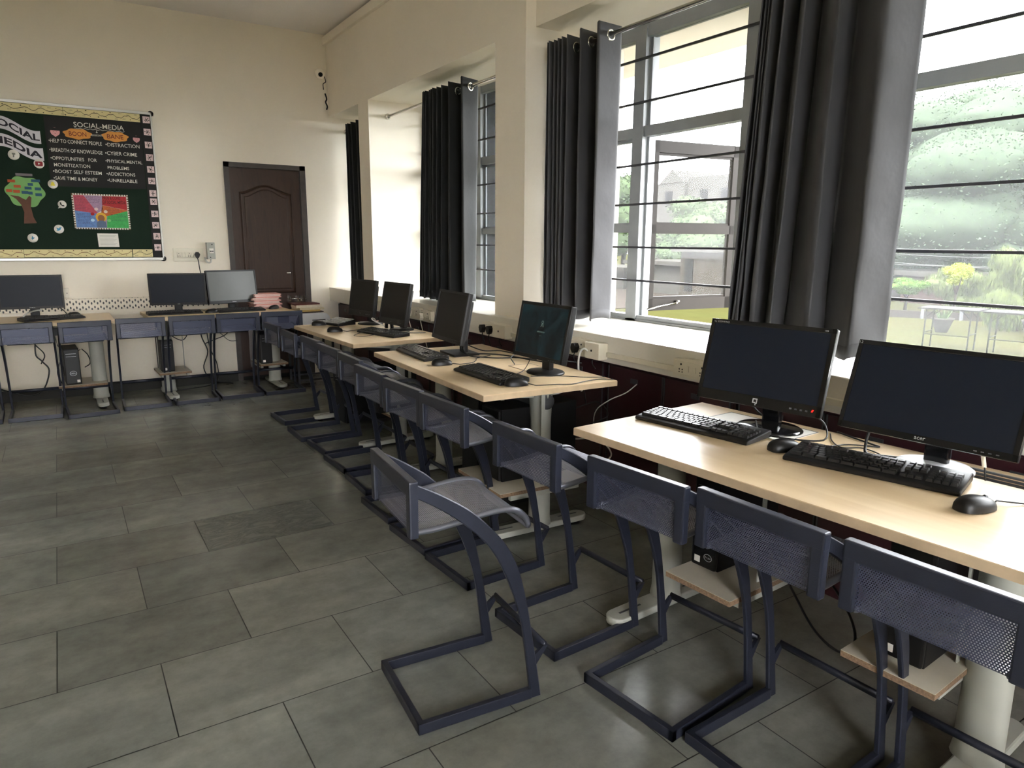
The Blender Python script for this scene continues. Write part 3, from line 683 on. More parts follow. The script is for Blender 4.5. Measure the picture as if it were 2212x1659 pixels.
# ------------------------------------------------------------------ desks
def desk(cx, cy, yaw, Ln, D, label, trays=(), hole=None, flaps=()):
    """local x along the length, -y towards the sitter"""
    t = thing('computer_desk', label, 'desk', (cx, cy, 0), yaw, 'beech computer desks')
    zt, th = 0.74, 0.026; m = MB(); e = MB()
    if hole:
        hx0, hx1, hy0, hy1 = hole
        for a, b in (((-Ln/2, -D/2), (Ln/2, hy0)), ((-Ln/2, hy1), (Ln/2, D/2)), ((-Ln/2, hy0), (hx0, hy1)), ((hx1, hy0), (Ln/2, hy1))):
            m.box((a[0], a[1], zt-th), (b[0], b[1], zt))
    else: m.box((-Ln/2+0.001, -D/2+0.001, zt-th), (Ln/2-0.001, D/2-0.001, zt))
    m.build('tabletop', M_top, t)
    z0, z1 = zt-th-0.0005, zt-0.002
    e.box((-Ln/2-0.001, -D/2-0.001, z0), (Ln/2+0.001, -D/2+0.002, z1)); e.box((-Ln/2-0.001, D/2-0.002, z0), (Ln/2+0.001, D/2+0.001, z1))
    e.box((-Ln/2-0.001, -D/2, z0), (-Ln/2+0.002, D/2, z1)); e.box((Ln/2-0.002, -D/2, z0), (Ln/2+0.001, D/2, z1)); e.build('edge_band', M_edge, t)
    for s_ in (-1, 1):
        x = s_*(Ln/2-0.14)
        f = MB(); n = 10; w, l0, l1 = 0.042, -D/2+0.07, D/2-0.07
        pts = [(x+w*math.cos(a), l0+w+w*math.sin(a)) for a in [math.pi+math.pi*i/n for i in range(n+1)]]+[(x+w*math.cos(a), l1-w+w*math.sin(a)) for a in [math.pi*i/n for i in range(n+1)]]
        f.prism(pts, 'z', 0.018, 0.048); ft = f.build('foot', M_leg, t)
        bv = ft.modifiers.new('soft', 'BEVEL'); bv.width = 0.006; bv.segments = 2; bv.limit_method = 'ANGLE'
        MB().box((x-0.004, l0+0.05, 0.0475), (x+0.004, l0+0.16, 0.0495)).box((x-0.004, l1-0.16, 0.0475), (x+0.004, l1-0.05, 0.0495)).build('foot_slot', M_legdark, ft)
        for yy_ in (l0+0.05, l1-0.05): MB().lathe([(0.024, 0), (0.024, 0.02), (0.012, 0.022)], (x, yy_, 0), 14).build('glide', M_blk, ft)
        c = MB(); c.lathe([(0.064, 0.045), (0.058, 0.08), (0.055, 0.40), (0.055, 0.56), (0.058, 0.62), (0.062, 0.70), (0.062, zt-th)], (x, 0.02, 0), 20, sx=1.0, sy=0.85)
        col = c.build('column', M_leg, t)
        MB().lathe([(0.0, 0), (0.036, 0), (0.036, 0.006), (0.0, 0.007)], (x+s_*0.054, 0.02, 0.655), 20, M=Matrix.Rotation(R(90*s_), 3, 'Y')).build('cap_disc', M_legdark, col)
        b = MB(); b.prism([(-D/2+0.10, zt-th), (-D/2+0.10, zt-th-0.015), (-0.05, 0.675), (0.09, 0.675), (D/2-0.10, zt-th-0.015), (D/2-0.10, zt-th)], 'x', x-0.018, x+0.018)
        b.build('bracket', M_leg, t)
    MB().box((-Ln/2+0.16, 0.0, 0.60), (Ln/2-0.16, 0.04, 0.66)).build('cross_beam', M_legdark, t)
    for tr in trays:
        x0, x1, y0, y1, z = tr
        a = MB().box((x0, y0, z-0.018), (x1, y1, z-0.0012)).build('shelf', M_chip, t)
        MB().box((x0, y0, z-0.0012), (x1, y1, z)).build('shelf_top', M_traytop, a)
        for xx in (x0+0.02, x1-0.03): MB().box((xx, y0+0.06, z-0.045), (xx+0.02, y1-0.04, z-0.018)).box((xx, (y0+y1)/2-0.01, z-0.018), (xx+0.004, (y0+y1)/2+0.01, zt-th)).build('hanger', M_leg, a)
    for (x0, x1, y0, y1, mm) in flaps:
        f = MB().box((x0, y0, zt), (x1, y1, zt+0.002)).build('cable_flap', mm, t)
        g = MB()
        for a, b in (((x0, y0), (x1, y0+0.003)), ((x0, y1-0.003), (x1, y1)), ((x0, y0), (x0+0.003, y1)), ((x1-0.003, y0), (x1, y1))): g.box((a[0], a[1], zt+0.002), (b[0], b[1], zt+0.0026))
        g.build('flap_gap', M_legdark, f)
    if hole:
        b = MB(); b.box((hx0-0.01, hy0-0.005, zt-0.11), (hx1+0.01, hy1+0.005, zt-0.10)); b.box((hx0-0.01, hy0-0.01, zt-0.11), (hx1+0.01, hy0-0.004, zt-th)); b.box((hx0-0.01, hy1+0.02, zt-0.11), (hx1+0.01, hy1+0.026, zt-th))
        tr = b.build('cable_tray', M_blk, t)
        g = MB()
        for i in range(4): g.box((hx0, hy1-0.02+i*0.006, zt-0.03+i*0.009), (hx1, hy1-0.012+i*0.006, zt-0.024+i*0.009))
        g.build('brush_strip', M_legdark, t)
        MB().lathe([(0, 0), (0.007, 0), (0.007, 0.006), (0, 0.008)], (hx0+0.115, hy1-0.012, zt-0.020), 12).build('red_switch_light', M_led, t)
    return t
WS = M_white
# window side: near, middle, far
desk(1.868, 1.236, R(-86.2), 1.36, 0.70, 'beech computer desk nearest the camera, carrying the two wide monitors',
     trays=((-0.30, -0.05, -0.27, 0.10, 0.325), (0.26, 0.50, -0.20, 0.20, 0.30)), hole=(0.20, 0.66, 0.215, 0.30),
     flaps=((-0.50, -0.14, 0.09, 0.30, M_white),))
desk(1.847, 3.173, R(-92.2), 1.37, 0.72, 'beech computer desk in the middle, under the lock-screen monitor',
     trays=((0.23, 0.655, -0.26, 0.22, 0.27),), flaps=((0.10, 0.42, 0.10, 0.24, M_top),))
desk(1.848, 4.84, R(-88.1), 1.19, 0.70, 'beech computer desk in the far corner, mice and keypad at its end',
     trays=((0.28, 0.58, -0.10, 0.22, 0.24),))
desk(-0.355, 6.86, 0.0, 1.38, 0.70, 'beech desk at the left along the far wall under the notice board', trays=((0.25, 0.60, -0.14, 0.22, 0.195),))
desk(1.199, 6.865, R(2.0), 1.225, 0.66, 'beech desk along the far wall in front of the door', trays=((-0.56, -0.30, -0.14, 0.20, 0.235), (0.30, 0.56, -0.14, 0.20, 0.235)))

# ------------------------------------------------------------------ monitors
def monitor(label, c, yaw, tilt, w, h, style, base, bw=0.11, screen=M_screen, chin=0.022, bez=0.014, brand=None, basem=M_blk, thick=0.035):
    """c: centre of the front face; base: (x, y) of the stand on the desk (z = 0.74)"""
    t = thing('computer_monitor', label, 'monitor', (base[0], base[1], 0.74), yaw)
    Mi = Matrix.Translation((base[0], base[1], 0.74)) @ Matrix.Rotation(yaw, 4, 'Z')
    lc = Mi.inverted() @ Vector(c)
    T = Matrix.Translation(lc) @ Matrix.Rotation(-tilt, 4, 'X')
    def B(a, b, bev=0): return MB().box(a, b, M=T, bev=bev)
    hs = B((-w/2, 0.0, -h/2), (w/2, thick*0.55, h/2), 0.004)
    hs.box((-w*0.40, thick*0.5, -h*0.40), (w*0.40, thick+0.012, h*0.36), M=T, bev=0.008); hs.build('housing', M_blk, t)
    f = MB()
    f.box((-w/2, -0.006, h/2-bez), (w/2, 0.001, h/2), M=T, bev=0.0015); f.box((-w/2, -0.006, -h/2), (w/2, 0.001, -h/2+chin), M=T, bev=0.0015)
    f.box((-w/2, -0.006, -h/2), (-w/2+bez, 0.001, h/2), M=T, bev=0.0015); f.box((w/2-bez, -0.006, -h/2), (w/2, 0.001, h/2), M=T, bev=0.0015)
    f.build('bezel', M_blkgloss if style == 'gloss' else M_blk, t)
    sc = B((-w/2+bez-0.001, -0.003, -h/2+chin-0.001), (w/2-bez+0.001, 0.0, h/2-bez+0.001)).build('screen', screen, t)
    bt = MB()
    for i in range(4): bt.box((w/2-0.05-i*0.018, -0.0068, -h/2+chin*0.35), (w/2-0.042-i*0.018, -0.006, -h/2+chin*0.5), M=T)
    bt.build('buttons', M_legdark, t)
    if brand:
        bm_, bwid, bht, zoff = brand[1], brand[2], brand[3], brand[4] if len(brand) > 4 else 0
        pl = lambda x, z: T @ Vector((x, -0.0072, z))
        if callable(brand[0]): brand[0](pl, t, h, chin)
        else: lettering('brand_mark', bm_, t, brand[0], (0, -h/2+chin*0.5+zoff), bwid, bht, pl)
    # neck and foot
    nb = T @ Vector((0, thick, -h*0.12)); zb = 0.012
    n = MB()
    nd = MB()
    bx = 0.0
    n.box((-0.032, 0.0, 0.01), (0.032, 0.028, max(0.1, nb.z)), M=Matrix.Translation((lc.x*0, 0.0, 0)), bev=0.006)
    n.box((-0.04, min(nb.y, 0.014)-0.005, nb.z-0.05), (0.04, max(nb.y, 0.02), nb.z+0.03), bev=0.004)
    n.build('neck', M_blkgloss if style == 'gloss' else M_blk, t)
    b = MB()
    if bw > 0: b.lathe([(0.0, 0), (1.0, 0), (1.0, 0.006), (0.93, 0.011), (0.25, 0.017), (0, 0.018)], (0, 0, 0), 36, sx=bw, sy=bw*0.86)
    else: b.prism([(bw, -0.09), (-bw, -0.09), (-bw*0.9, 0.07), (bw*0.9, 0.07)], 'z', 0.0, 0.012)
    if bw > 0:
        for v_ in b.bm.verts: pass
    b.build('foot', basem, t)
    return t, T, lc
M_foot_w = mat('pale_grey_foot_plastic', (232, 234, 240), 0.42)
def q_logo(pl, t, h, chin):
    z0 = -h/2+chin*0.52; m = MB(); s_ = 0.009
    for (a, b) in (((-s_, s_*0.6), (s_, s_)), ((-s_, -s_*0.6), (-s_+0.004, s_)), ((s_-0.004, -s_), (s_, s_)), ((-s_, -s_*0.8), (s_*0.3, -s_*0.4)), ((s_*0.2, -s_*1.6), (s_*0.55, -s_*0.6))):
        m.poly([pl(a[0], z0+a[1]), pl(b[0], z0+a[1]), pl(b[0], z0+b[1]), pl(a[0], z0+b[1])])
    m.build('brand_mark', M_silver, t, recalc=False)
    m = MB(); m.poly([pl(x, z0+z) for x, z in ((0.197, -0.004), (0.203, -0.004), (0.206, 0.004), (0.200, 0.004))]); m.build('power_light', M_led, t, recalc=False)
t_, T_, lc_ = monitor('wide glossy black monitor with silver loop logo on the near desk', (2.027, 1.545, 0.967), R(-79.2), R(15.3), 0.455, 0.295, 'gloss', (2.055, 1.52), 0.115, chin=0.038, bez=0.016, brand=(q_logo, M_silver, 0, 0), basem=M_blkgloss)
pl = lambda x, z: T_ @ Vector((x, -0.0072, z))
lettering('corner_print', M_silver, t_, 'hy COMPAQ', (-0.185, 0.137), 0.06, 0.008, pl)
lettering('corner_print', M_silver, t_, '185', (0.195, 0.139), 0.012, 0.005, pl)
t_, T_, lc_ = monitor('wide black monitor with white round foot, nearest the right edge', (2.107, 1.016, 0.95), R(-84.1), R(19.5), 0.486, 0.284, 'gloss', (2.105, 0.985), 0.105, chin=0.02, bez=0.014, basem=M_foot_w)
pl = lambda x, z: T_ @ Vector((x, -0.0072, z))
lettering('corner_print', M_silver, t_, '12', (-0.235, 0.134), 0.010, 0.008, pl)
lettering('brand_mark', M_silver, t_, 'acer', (0, -0.131), 0.03, 0.008, pl)
k = N('lock_screen'); v = k.coords('Object'); f = k.noise(v, 6, 4, 0.6, 1.5)
k.l(k.ramp(f, [(0.35, L(14, 18, 24)), (0.6, L(17, 30, 36)), (0.8, L(24, 52, 58))]), k.b.inputs['Base Color']); k.l(k.ramp(f, [(0.4, (0, 0, 0, 1)), (0.8, L(20, 60, 66))]), k.b.inputs['Emission Color']); k.b.inputs['Emission Strength'].default_value = 0.05; k.b.inputs['Roughness'].default_value = 0.42; k.b.inputs['Specular IOR Level'].default_value = 0.25
M_lock = k.m
t_, T_, lc_ = monitor('square black monitor showing a dark teal lock screen on the middle desk', (1.972, 2.808, 0.95), R(-88.4), R(11.9), 0.405, 0.280, 'matte', (2.0, 2.81), 0.105, screen=M_lock, thick=0.055, bez=0.016, chin=0.02)
M_ui = mat('screen_ui_grey', (90, 105, 100), 0.5, emit=(120, 150, 140), es=0.06)
pl = lambda x, z: T_ @ Vector((x, -0.0038, z))
m = MB()
def ringp(cx, cz, r, w, n=28):
    for i in range(n):
        a, b = 2*math.pi*i/n, 2*math.pi*(i+1)/n
        m.poly([pl(cx+r*math.cos(a), cz+r*math.sin(a)), pl(cx+r*math.cos(b), cz+r*math.sin(b)), pl(cx+(r-w)*math.cos(b), cz+(r-w)*math.sin(b)), pl(cx+(r-w)*math.cos(a), cz+(r-w)*math.sin(a))])
ringp(0, 0.045, 0.008, 0.0018)
m.poly([pl(-0.012, 0.022), pl(-0.008, 0.022), pl(0.0, 0.040), pl(-0.003, 0.040)]); m.poly([pl(0.008, 0.022), pl(0.012, 0.022), pl(0.003, 0.040), pl(0, 0.040)])
m.build('user_icon', M_ui, t_, recalc=False)
lettering('user_name', M_ui, t_, 'administrator', (0, -0.002), 0.062, 0.009, pl); lettering('sign_in_text', M_ui, t_, 'Sign in', (0, -0.022), 0.02, 0.005, pl)
SQ = (M_silver, 0.010, 0.007)
monitor('square matte black monitor on a rectangular foot, farther one on the middle desk', (1.861, 3.565, 0.962), R(-95.3), R(11.3), 0.43, 0.292, 'matte', (1.93, 3.56), -0.11, screen=M_screenb, thick=0.045)
ta, _T, _l = monitor('square dark monitor on the far desk, nearer one with arched cable holder at its foot', (2.04, 4.784, 0.935), R(-84.4), R(11.5), 0.385, 0.31, 'matte', (2.09, 4.78), 0.10, screen=M_screenb, chin=0.045, brand=('hp', M_silver, 0.010, 0.007), thick=0.045)
MB().tube([(-0.10+0.045*math.cos(a), -0.05, 0.004+0.07*math.sin(a)) for a in [math.pi*i/14 for i in range(15)]], 0.010, 8, flat=0.02).build('cable_holder', M_blk, ta)
monitor('square dark monitor on the far desk, farther one on a round foot', (1.972, 5.253, 0.947), R(-80.7), R(8.5), 0.37, 0.285, 'matte', (2.03, 5.25), 0.11, screen=M_screenb, chin=0.045, brand=('hp', M_silver, 0.010, 0.007), thick=0.04)
monitor('thin dark monitor at the left edge below the notice board', (-0.218, 6.98, 0.955), R(-4.5), R(1.8), 0.45, 0.275, 'matte', (-0.21, 7.04), -0.09, chin=0.02, brand=('DELL', M_silver, 0.04, 0.006))
monitor('thin dark monitor on the far-wall desk, overlapped by its right neighbour', (0.88, 6.98, 0.945), R(-14.2), R(-1.8), 0.475, 0.283, 'matte', (0.88, 7.04), 0.0951, chin=0.02, brand=('AOC', M_silver, 0.022, 0.008))
M_scrg = mat('reflective_grey_lcd', (70, 72, 68), 0.34, var=0.04)
monitor('grey-screened monitor on the far-wall desk in front of the door', (1.345, 6.96, 0.958), R(13.9), R(7.5), 0.475, 0.305, 'matte', (1.345, 7.02), 0.10, screen=M_scrg, chin=0.026, brand=('Lenovo', M_silver, 0.035, 0.008, 0), basem=M_legdark)

# ------------------------------------------------------------------ keyboards and mice
def keyboard(label, c, yaw, w=0.45, d=0.15, style='std', keym=M_key):
    t = thing('computer_keyboard', label, 'keyboard', (c[0], c[1], 0.7405), yaw)
    m = MB(); rise = 0.010
    m.prism([(-d/2, 0.0), (-d/2, 0.012), (-d/2+0.015, 0.016), (d/2-0.01, 0.018+rise), (d/2, 0.014+rise), (d/2, 0.002)], 'x', -w/2, w/2)
    q = m.build('case', M_blk, t); bv = q.modifiers.new('soft', 'BEVEL'); bv.width = 0.004; bv.segments = 2; bv.limit_method = 'ANGLE'
    def keys(x0, x1, rows, name, widths=None):
        mm = MB(); n = len(rows)
        kd = (d-0.045)/6.3
        for r, (cnt, tall) in enumerate(rows):
            if cnt == 0: continue
            yc = d/2-0.022-kd*(r+0.5)-(0.006 if r > 0 else 0)
            z = 0.0175+rise*(yc+d/2)/d
            step = (x1-x0)/cnt
            for i in range(cnt):
                a, b = x0+step*i+0.0012, x0+step*(i+1)-0.0012
                hh = 0.006
                v = [(a, yc-kd*0.45, z-0.002), (b, yc-kd*0.45, z-0.002), (b, yc+kd*0.45, z-0.001), (a, yc+kd*0.45, z-0.001),
                     (a+0.002, yc-kd*0.30, z+hh), (b-0.002, yc-kd*0.30, z+hh), (b-0.002, yc+kd*0.36, z+hh+0.001), (a+0.002, yc+kd*0.36, z+hh+0.001)]
                mm._put(v, [(0, 1, 2, 3), (4, 5, 6, 7), (0, 1, 5, 4), (1, 2, 6, 5), (2, 3, 7, 6), (3, 0, 4, 7)])
        mm.build(name, keym, t)
    u = w
    keys(-u/2+0.012, u*0.155, [(13, 0), (15, 0), (14, 0), (13, 0), (12, 0), (8, 0)], 'letter_keys')
    keys(u*0.17, u*0.295, [(3, 0), (3, 0), (3, 0), (0, 0), (0, 0), (3, 0)], 'cursor_keys')
    keys(u*0.31, u/2-0.012, [(0, 0), (4, 0), (4, 0), (4, 0), (4, 0), (4, 0)], 'number_keys')
    return t
def yawof(a, b): return math.atan2(b[1]-a[1], b[0]-a[0])
def kb(label, a, b, **kw):
    """a, b: world xy of the front-left and front-right corners"""
    yw = yawof(a, b); d = kw.get('d', 0.15); nx, ny = -math.sin(yw), math.cos(yw)
    keyboard(label, ((a[0]+b[0])/2+nx*d/2, (a[1]+b[1])/2+ny*d/2), yw, w=kw.pop('w', math.dist(a, b)), **kw)
kb('black keyboard in front of the wide loop-logo monitor', (1.742, 1.875), (1.81, 1.415), w=0.46, d=0.155)
kb('black keyboard with thick wrist edge in front of the white-footed monitor', (1.784, 1.268), (1.905, 0.815), w=0.465, d=0.165)
kb('black keyboard with pale glare beside the lock-screen monitor', (1.628, 3.095), (1.627, 2.64), w=0.45, d=0.165)
kb('black keyboard turned inward at the far end of the middle desk', (1.645, 3.86), (1.615, 3.40), w=0.45, d=0.15)
kb('black keyboard in the middle of the far desk', (1.75, 4.80), (1.85, 4.37), w=0.44, d=0.14)
kb('black keyboard in front of the leftmost monitor', (-0.285, 6.62), (0.155, 6.80), w=0.45, d=0.14)
kb('black keyboard in front of the second far-wall monitor', (0.60, 6.72), (1.04, 6.735), w=0.44, d=0.14)
kb('black keyboard in front of the grey-screened monitor', (1.17, 6.70), (1.58, 6.735), w=0.42, d=0.14)
# keypad half standing tilted at the end of the far desk
t = thing('computer_keyboard', 'grey-keyed keyboard end seen edge-on near the far corner of the far desk', 'keyboard', (1.80, 5.33, 0.7405), R(-72))
m = MB(); m.prism([(-0.085, 0), (-0.085, 0.014), (0.085, 0.04), (0.085, 0.0)], 'x', -0.12, 0.10); m.build('case', M_blk, t)
m = MB()
for r in range(6):
    for i in range(6):
        y0 = -0.075+r*0.026; x0 = -0.115+i*0.035; z = 0.0155+0.026*(y0+0.085)/0.17
        m.box((x0, y0, z), (x0+0.031, y0+0.022, z+0.006))
m.build('letter_keys', M_keygrey, t)

def mouse(label, x, y, yaw, cord=None, s=1.0, m=M_blk):
    t = thing('computer_mouse', label, 'mouse', (x, y, 0.7405), yaw)     # local +y = nose (cord end)
    b = MB(); rows = []
    nu, nv = 14, 16
    for i in range(nv+1):
        a = math.pi*i/nv; yy = -math.cos(a)*0.055*s; wr = (math.sin(a)**0.62)
        row = []
        for j in range(nu+1):
            p = math.pi*j/nu
            zz = (math.sin(p)**0.75)*0.036*s*wr*(1.0-0.18*(yy/(0.055*s)))
            row.append((math.cos(p)*0.031*s*wr*(1-0.08*yy/(0.055*s)), yy, zz+0.002))
        rows.append(row)
    b.sheet(rows); b.build('shell', m, t)
    MB().lathe([(0, -0.003), (0.007, -0.003), (0.007, 0.003), (0, 0.003)], (0, 0.026*s, 0.029*s), 12, M=Matrix.Rotation(R(90), 3, 'Y')).build('scroll_wheel', M_legdark, t)
    MB().box((-0.0005, 0.0, 0.0345*s), (0.0005, 0.02, 0.0355*s)).build('button_seam', M_hole, t)
    if cord:
        Mi = (Matrix.Translation((x, y, 0.7405)) @ Matrix.Rotation(yaw, 4, 'Z')).inverted()
        MB().tube([Vector((0, 0.052*s, 0.008))]+smooth_path([Mi @ Vector(p) for p in cord]), 0.0022, 6).build('cord', M_cable, t)
Z = 0.7435
mouse('black mouse between the two near-desk keyboards', 1.875, 1.325, R(-108), [(1.94, 1.31, Z), (2.03, 1.27, Z), (2.10, 1.25, Z), (2.16, 1.18, Z)])
mouse('black mouse at the right end of the near desk', 1.845, 0.755, R(-108), [(1.92, 0.74, Z+0.01), (1.99, 0.70, Z), (2.05, 0.62, Z), (2.10, 0.57, Z)])
mouse('black mouse touching the glare-lit keyboard on the middle desk', 1.70, 2.615, R(-108), [(1.77, 2.56, Z), (1.86, 2.53, Z), (1.93, 2.50, Z), (2.02, 2.52, Z), (2.12, 2.53, Z), (2.17, 2.49, Z)])
mouse('black mouse in front of the far keyboard on the middle desk', 1.655, 3.27, R(-108), [(1.74, 3.23, Z), (1.82, 3.24, Z), (1.88, 3.30, Z), (1.92, 3.36, Z), (2.03, 3.40, Z)])
mouse('black mouse in the near half of the far desk', 1.625, 4.90, R(-108), [(1.70, 4.86, Z), (1.78, 4.90, Z), (1.86, 4.93, Z)])
mouse('black mouse on the outer corner of the far desk', 1.645, 5.335, R(-108), [(1.73, 5.31, Z), (1.76, 5.40, Z+0.03), (1.86, 5.42, Z), (2.0, 5.40, Z)])
mouse('black mouse behind the leftmost keyboard', 0.06, 6.98, R(60), [(0.10, 7.02, Z), (0.05, 7.12, Z), (-0.05, 7.16, Z)])
mouse('black mouse between the second and third far-wall keyboards', 1.115, 6.755, R(90), [(1.12, 6.84, Z), (1.10, 6.95, Z), (1.05, 7.1, Z)])
mouse('black mouse in front of the pink paper stack', 1.69, 6.87, R(120), [(1.64, 6.93, Z), (1.60, 7.0, Z)])

# ------------------------------------------------------------------ towers
def tower(label, x, y, z, yaw, w, d, h, logo=None, m=M_blkmat, sticker=True, slots=2, pink=False):
    """x, y: centre of the footprint; the front looks along local -y"""
    t = thing('computer_tower', label, 'computer', (x, y, z), yaw)
    MB().box((-w/2, -d/2+0.018, 0), (w/2, d/2, h), bev=0.003).build('case', m, t)
    MB().box((-w/2, -d/2, 0.006), (w/2, -d/2+0.018, h-0.004), bev=0.006).build('front_panel', M_blkgloss if logo == 'hp' else M_blk, t)
    pl = lambda a, b: Vector((a, -d/2-0.001, b))
    q = MB()
    for i in range(slots): q.box((-w*0.36, -d/2-0.002, h*0.86-i*0.022), (w*0.30, -d/2+0.002, h*0.86-i*0.022+0.002))
    q.build('drive_slots', M_silver if slots == 2 else M_legdark, t)
    if logo:
        cx, cz = (w*0.0, h*0.32) if logo == 'DELL' else (w*0.2, h*0.14)
        r = 0.02 if logo == 'DELL' else 0.013
        mm = MB(); n = 24
        for i in range(n):
            a, b = 2*math.pi*i/n, 2*math.pi*(i+1)/n
            mm.poly([pl(cx+r*1.25*math.cos(a), cz+r*math.sin(a)), pl(cx+r*1.25*math.cos(b), cz+r*math.sin(b)), pl(cx+(r*1.25-0.002)*math.cos(b), cz+(r-0.002)*math.sin(b)), pl(cx+(r*1.25-0.002)*math.cos(a), cz+(r-0.002)*math.sin(a))])
        v_, f_ = text_mesh(logo, r*1.7, r*0.6); mm._put([pl(cx+a, cz+b) for a, b in v_], f_)
        mm.build('logo_badge', M_silver, t, recalc=False)
    if sticker: MB().box((-w*0.36 if logo != 'DELL' else w*0.2, -d/2-0.001, h*0.06), ((-w*0.36 if logo != 'DELL' else w*0.2)+0.022, -d/2, h*0.06+0.022)).build('sticker', M_white, t)
    if pink: MB().box((w*0.2, -d/2-0.0015, h*0.55), (w*0.2+0.02, -d/2, h*0.55+0.05)).build('pink_tag', mat('pink_tag_paper', (200, 40, 90), 0.6), t)
    g = MB()
    for i in range(8): g.box((-w/2-0.0008, d/2-0.16+i*0.014, h*0.2), (-w/2+0.001, d/2-0.154+i*0.014, h*0.45)); g.box((w/2-0.001, d/2-0.16+i*0.014, h*0.2), (w/2+0.0008, d/2-0.154+i*0.014, h*0.45))
    g.build('vent_slots', M_hole, t)
tower('black tower with round logo badge on the hanging shelf of the left desk', 0.0, 6.90, 0.195, R(3), 0.11, 0.30, 0.30, 'DELL')
tower('black tower on the left hanging shelf of the far-wall desk', 0.72, 6.90, 0.235, R(2), 0.10, 0.30, 0.28, None)
tower('black tower with two silver slots on the hanging shelf in front of the door', 1.575, 6.90, 0.235, R(-2), 0.10, 0.30, 0.28, None)
tower('big black tower behind the near leg column of the middle desk', 1.86, 2.74, 0.27, R(-92), 0.165, 0.44, 0.35, None, pink=False, sticker=False)
tower('dark tower with pink tag under the middle desk', 1.90, 3.03, 0.27-0.25, R(-92), 0.18, 0.42, 0.60, None, pink=True, sticker=False)
tower('small black tower with round badge on the chipboard shelf under the near desk', 1.86, 1.475, 0.325, R(-86), 0.095, 0.34, 0.33, 'hp', slots=1)
tower('black tower lying deep on the right chipboard shelf under the near desk', 1.95, 0.86, 0.30, R(-86), 0.11, 0.38, 0.33, None, slots=1)
tower('dark tower half hidden by chairs under the far desk', 1.85, 4.42, 0.24, R(-88), 0.15, 0.30, 0.33, None, sticker=False)
tower('dark tower on the floor under the far end of the far desk', 1.90, 5.10, 0.02, R(-88), 0.17, 0.40, 0.40, None, sticker=False)

# ------------------------------------------------------------------ papers, files, printer
M_pink = mat('pink_file_paper', (222, 168, 158), 0.8, var=0.08, scale=30)
def stacks():
    rnd = random.Random(11); z = 0.7405
    ML = ['undermost of the pink files stacked beside the grey-screened monitor']+['pink file inside the stack by the door, thin one number two from the desk', ]
    names = ['bottom', 'second', 'third', 'fourth', 'fifth', 'sixth', 'seventh', 'eighth', 'ninth', 'tenth', 'eleventh', 'topmost']
    for i in range(12):
        h = 0.0115; dx, dy = rnd.uniform(-0.02, 0.02), rnd.uniform(-0.01, 0.01)
        o = thing('paper_file', 'pink paper file, %s from the desk in the stack by the door' % names[i] if i not in (0, 11) else 'pink paper file, %s of the stack by the door' % names[i], 'file', (1.655+dx, 7.05+dy, z), R(rnd.uniform(-5, 5)), 'pink files in the stack by the door')
        MB().box((-0.125, -0.12, 0), (0.125, 0.12, 0.002)).box((-0.125, -0.12, h-0.003), (0.125, 0.12, h-0.001)).box((-0.125, 0.117, 0), (0.125, 0.12, h-0.001)).build('cover', M_pink, o)
        MB().box((-0.118, -0.112, 0.002), (0.118, 0.115, h-0.003)).build('pages', M_white if i % 3 else M_pink, o)
        z += h
stacks()
M_prn = mat('white_printer_shell', (222, 222, 226), 0.35, var=0.02)
def printer():
    t = thing('office_printer', 'white rounded printer between the door and the far desk', 'printer', (2.05, 6.93, 0.545))
    m = MB(); pr = [(-0.16, 0.0), (-0.165, 0.09)]+[(0.16-0.07+0.07*math.cos(a), 0.075+0.07*math.sin(a)) for a in [R(90-i*11.25) for i in range(9)]]+[(0.16, 0.0)]
    m.prism([(-0.165, 0.0), (-0.165, 0.145)]+pr[2:], 'y', -0.14, 0.16); q = m.build('shell', M_prn, t)
    MB().box((-0.02, -0.1415, 0.072), (0.11, -0.139, 0.080)).build('paper_slot', M_hole, t)
    MB().box((-0.03, -0.10, 0.1445), (0.03, -0.06, 0.146)).build('rating_label', M_leg, t)
    s_ = thing('printer_stand', 'thin-legged dark metal stand under the white printer', 'stand', (2.05, 6.93, 0))
    MB().box((-0.20, -0.17, 0.53), (0.19, 0.17, 0.545), bev=0.002).build('top', M_legdark, s_)
    for x in (-0.18, 0.17):
        for y in (-0.15, 0.15): MB().box((x-0.01, y-0.01, 0), (x+0.01, y+0.01, 0.53)).build('leg', M_bar, s_)
    MB().box((-0.18, -0.155, 0.03), (0.17, -0.145, 0.045)).box((-0.18, 0.145, 0.03), (0.17, 0.155, 0.045)).build('rail', M_bar, s_)
printer()
def files_on_printer():
    rnd = random.Random(5); z = 0.692
    spec = [('dark brown folder at the bottom of the pile on the printer', (52, 38, 32), 0.006), ('yellow folder jutting left in the pile on the printer', (196, 164, 96), 0.010), ('thick cream bundle of papers in the pile on the printer', (206, 192, 160), 0.012),
            ('pale loose-leaf bundle in the pile on the printer', (216, 206, 184), 0.016), ('maroon file topmost on the pile on the printer', (88, 44, 36), 0.008)]
    for i, (lb, c, h) in enumerate(spec):
        h *= 1.75
        o = tag(MB().box((-0.13, -0.10, 0), (0.12, 0.10, h-0.001), bev=0.001).build('document_folder', mat('folder_paper_%s' % ['brown', 'yellow', 'cream', 'pale', 'maroon'][i], c, 0.8, var=0.12, scale=40)), lb, 'folder', 'folders piled on the printer')
        o.location = (2.02+(-0.03 if i in (1, 4) else 0.01)+rnd.uniform(-.01, .01), 6.92, z); o.rotation_euler = (0, 0, R(rnd.uniform(-9, 9))); z += h
files_on_printer()

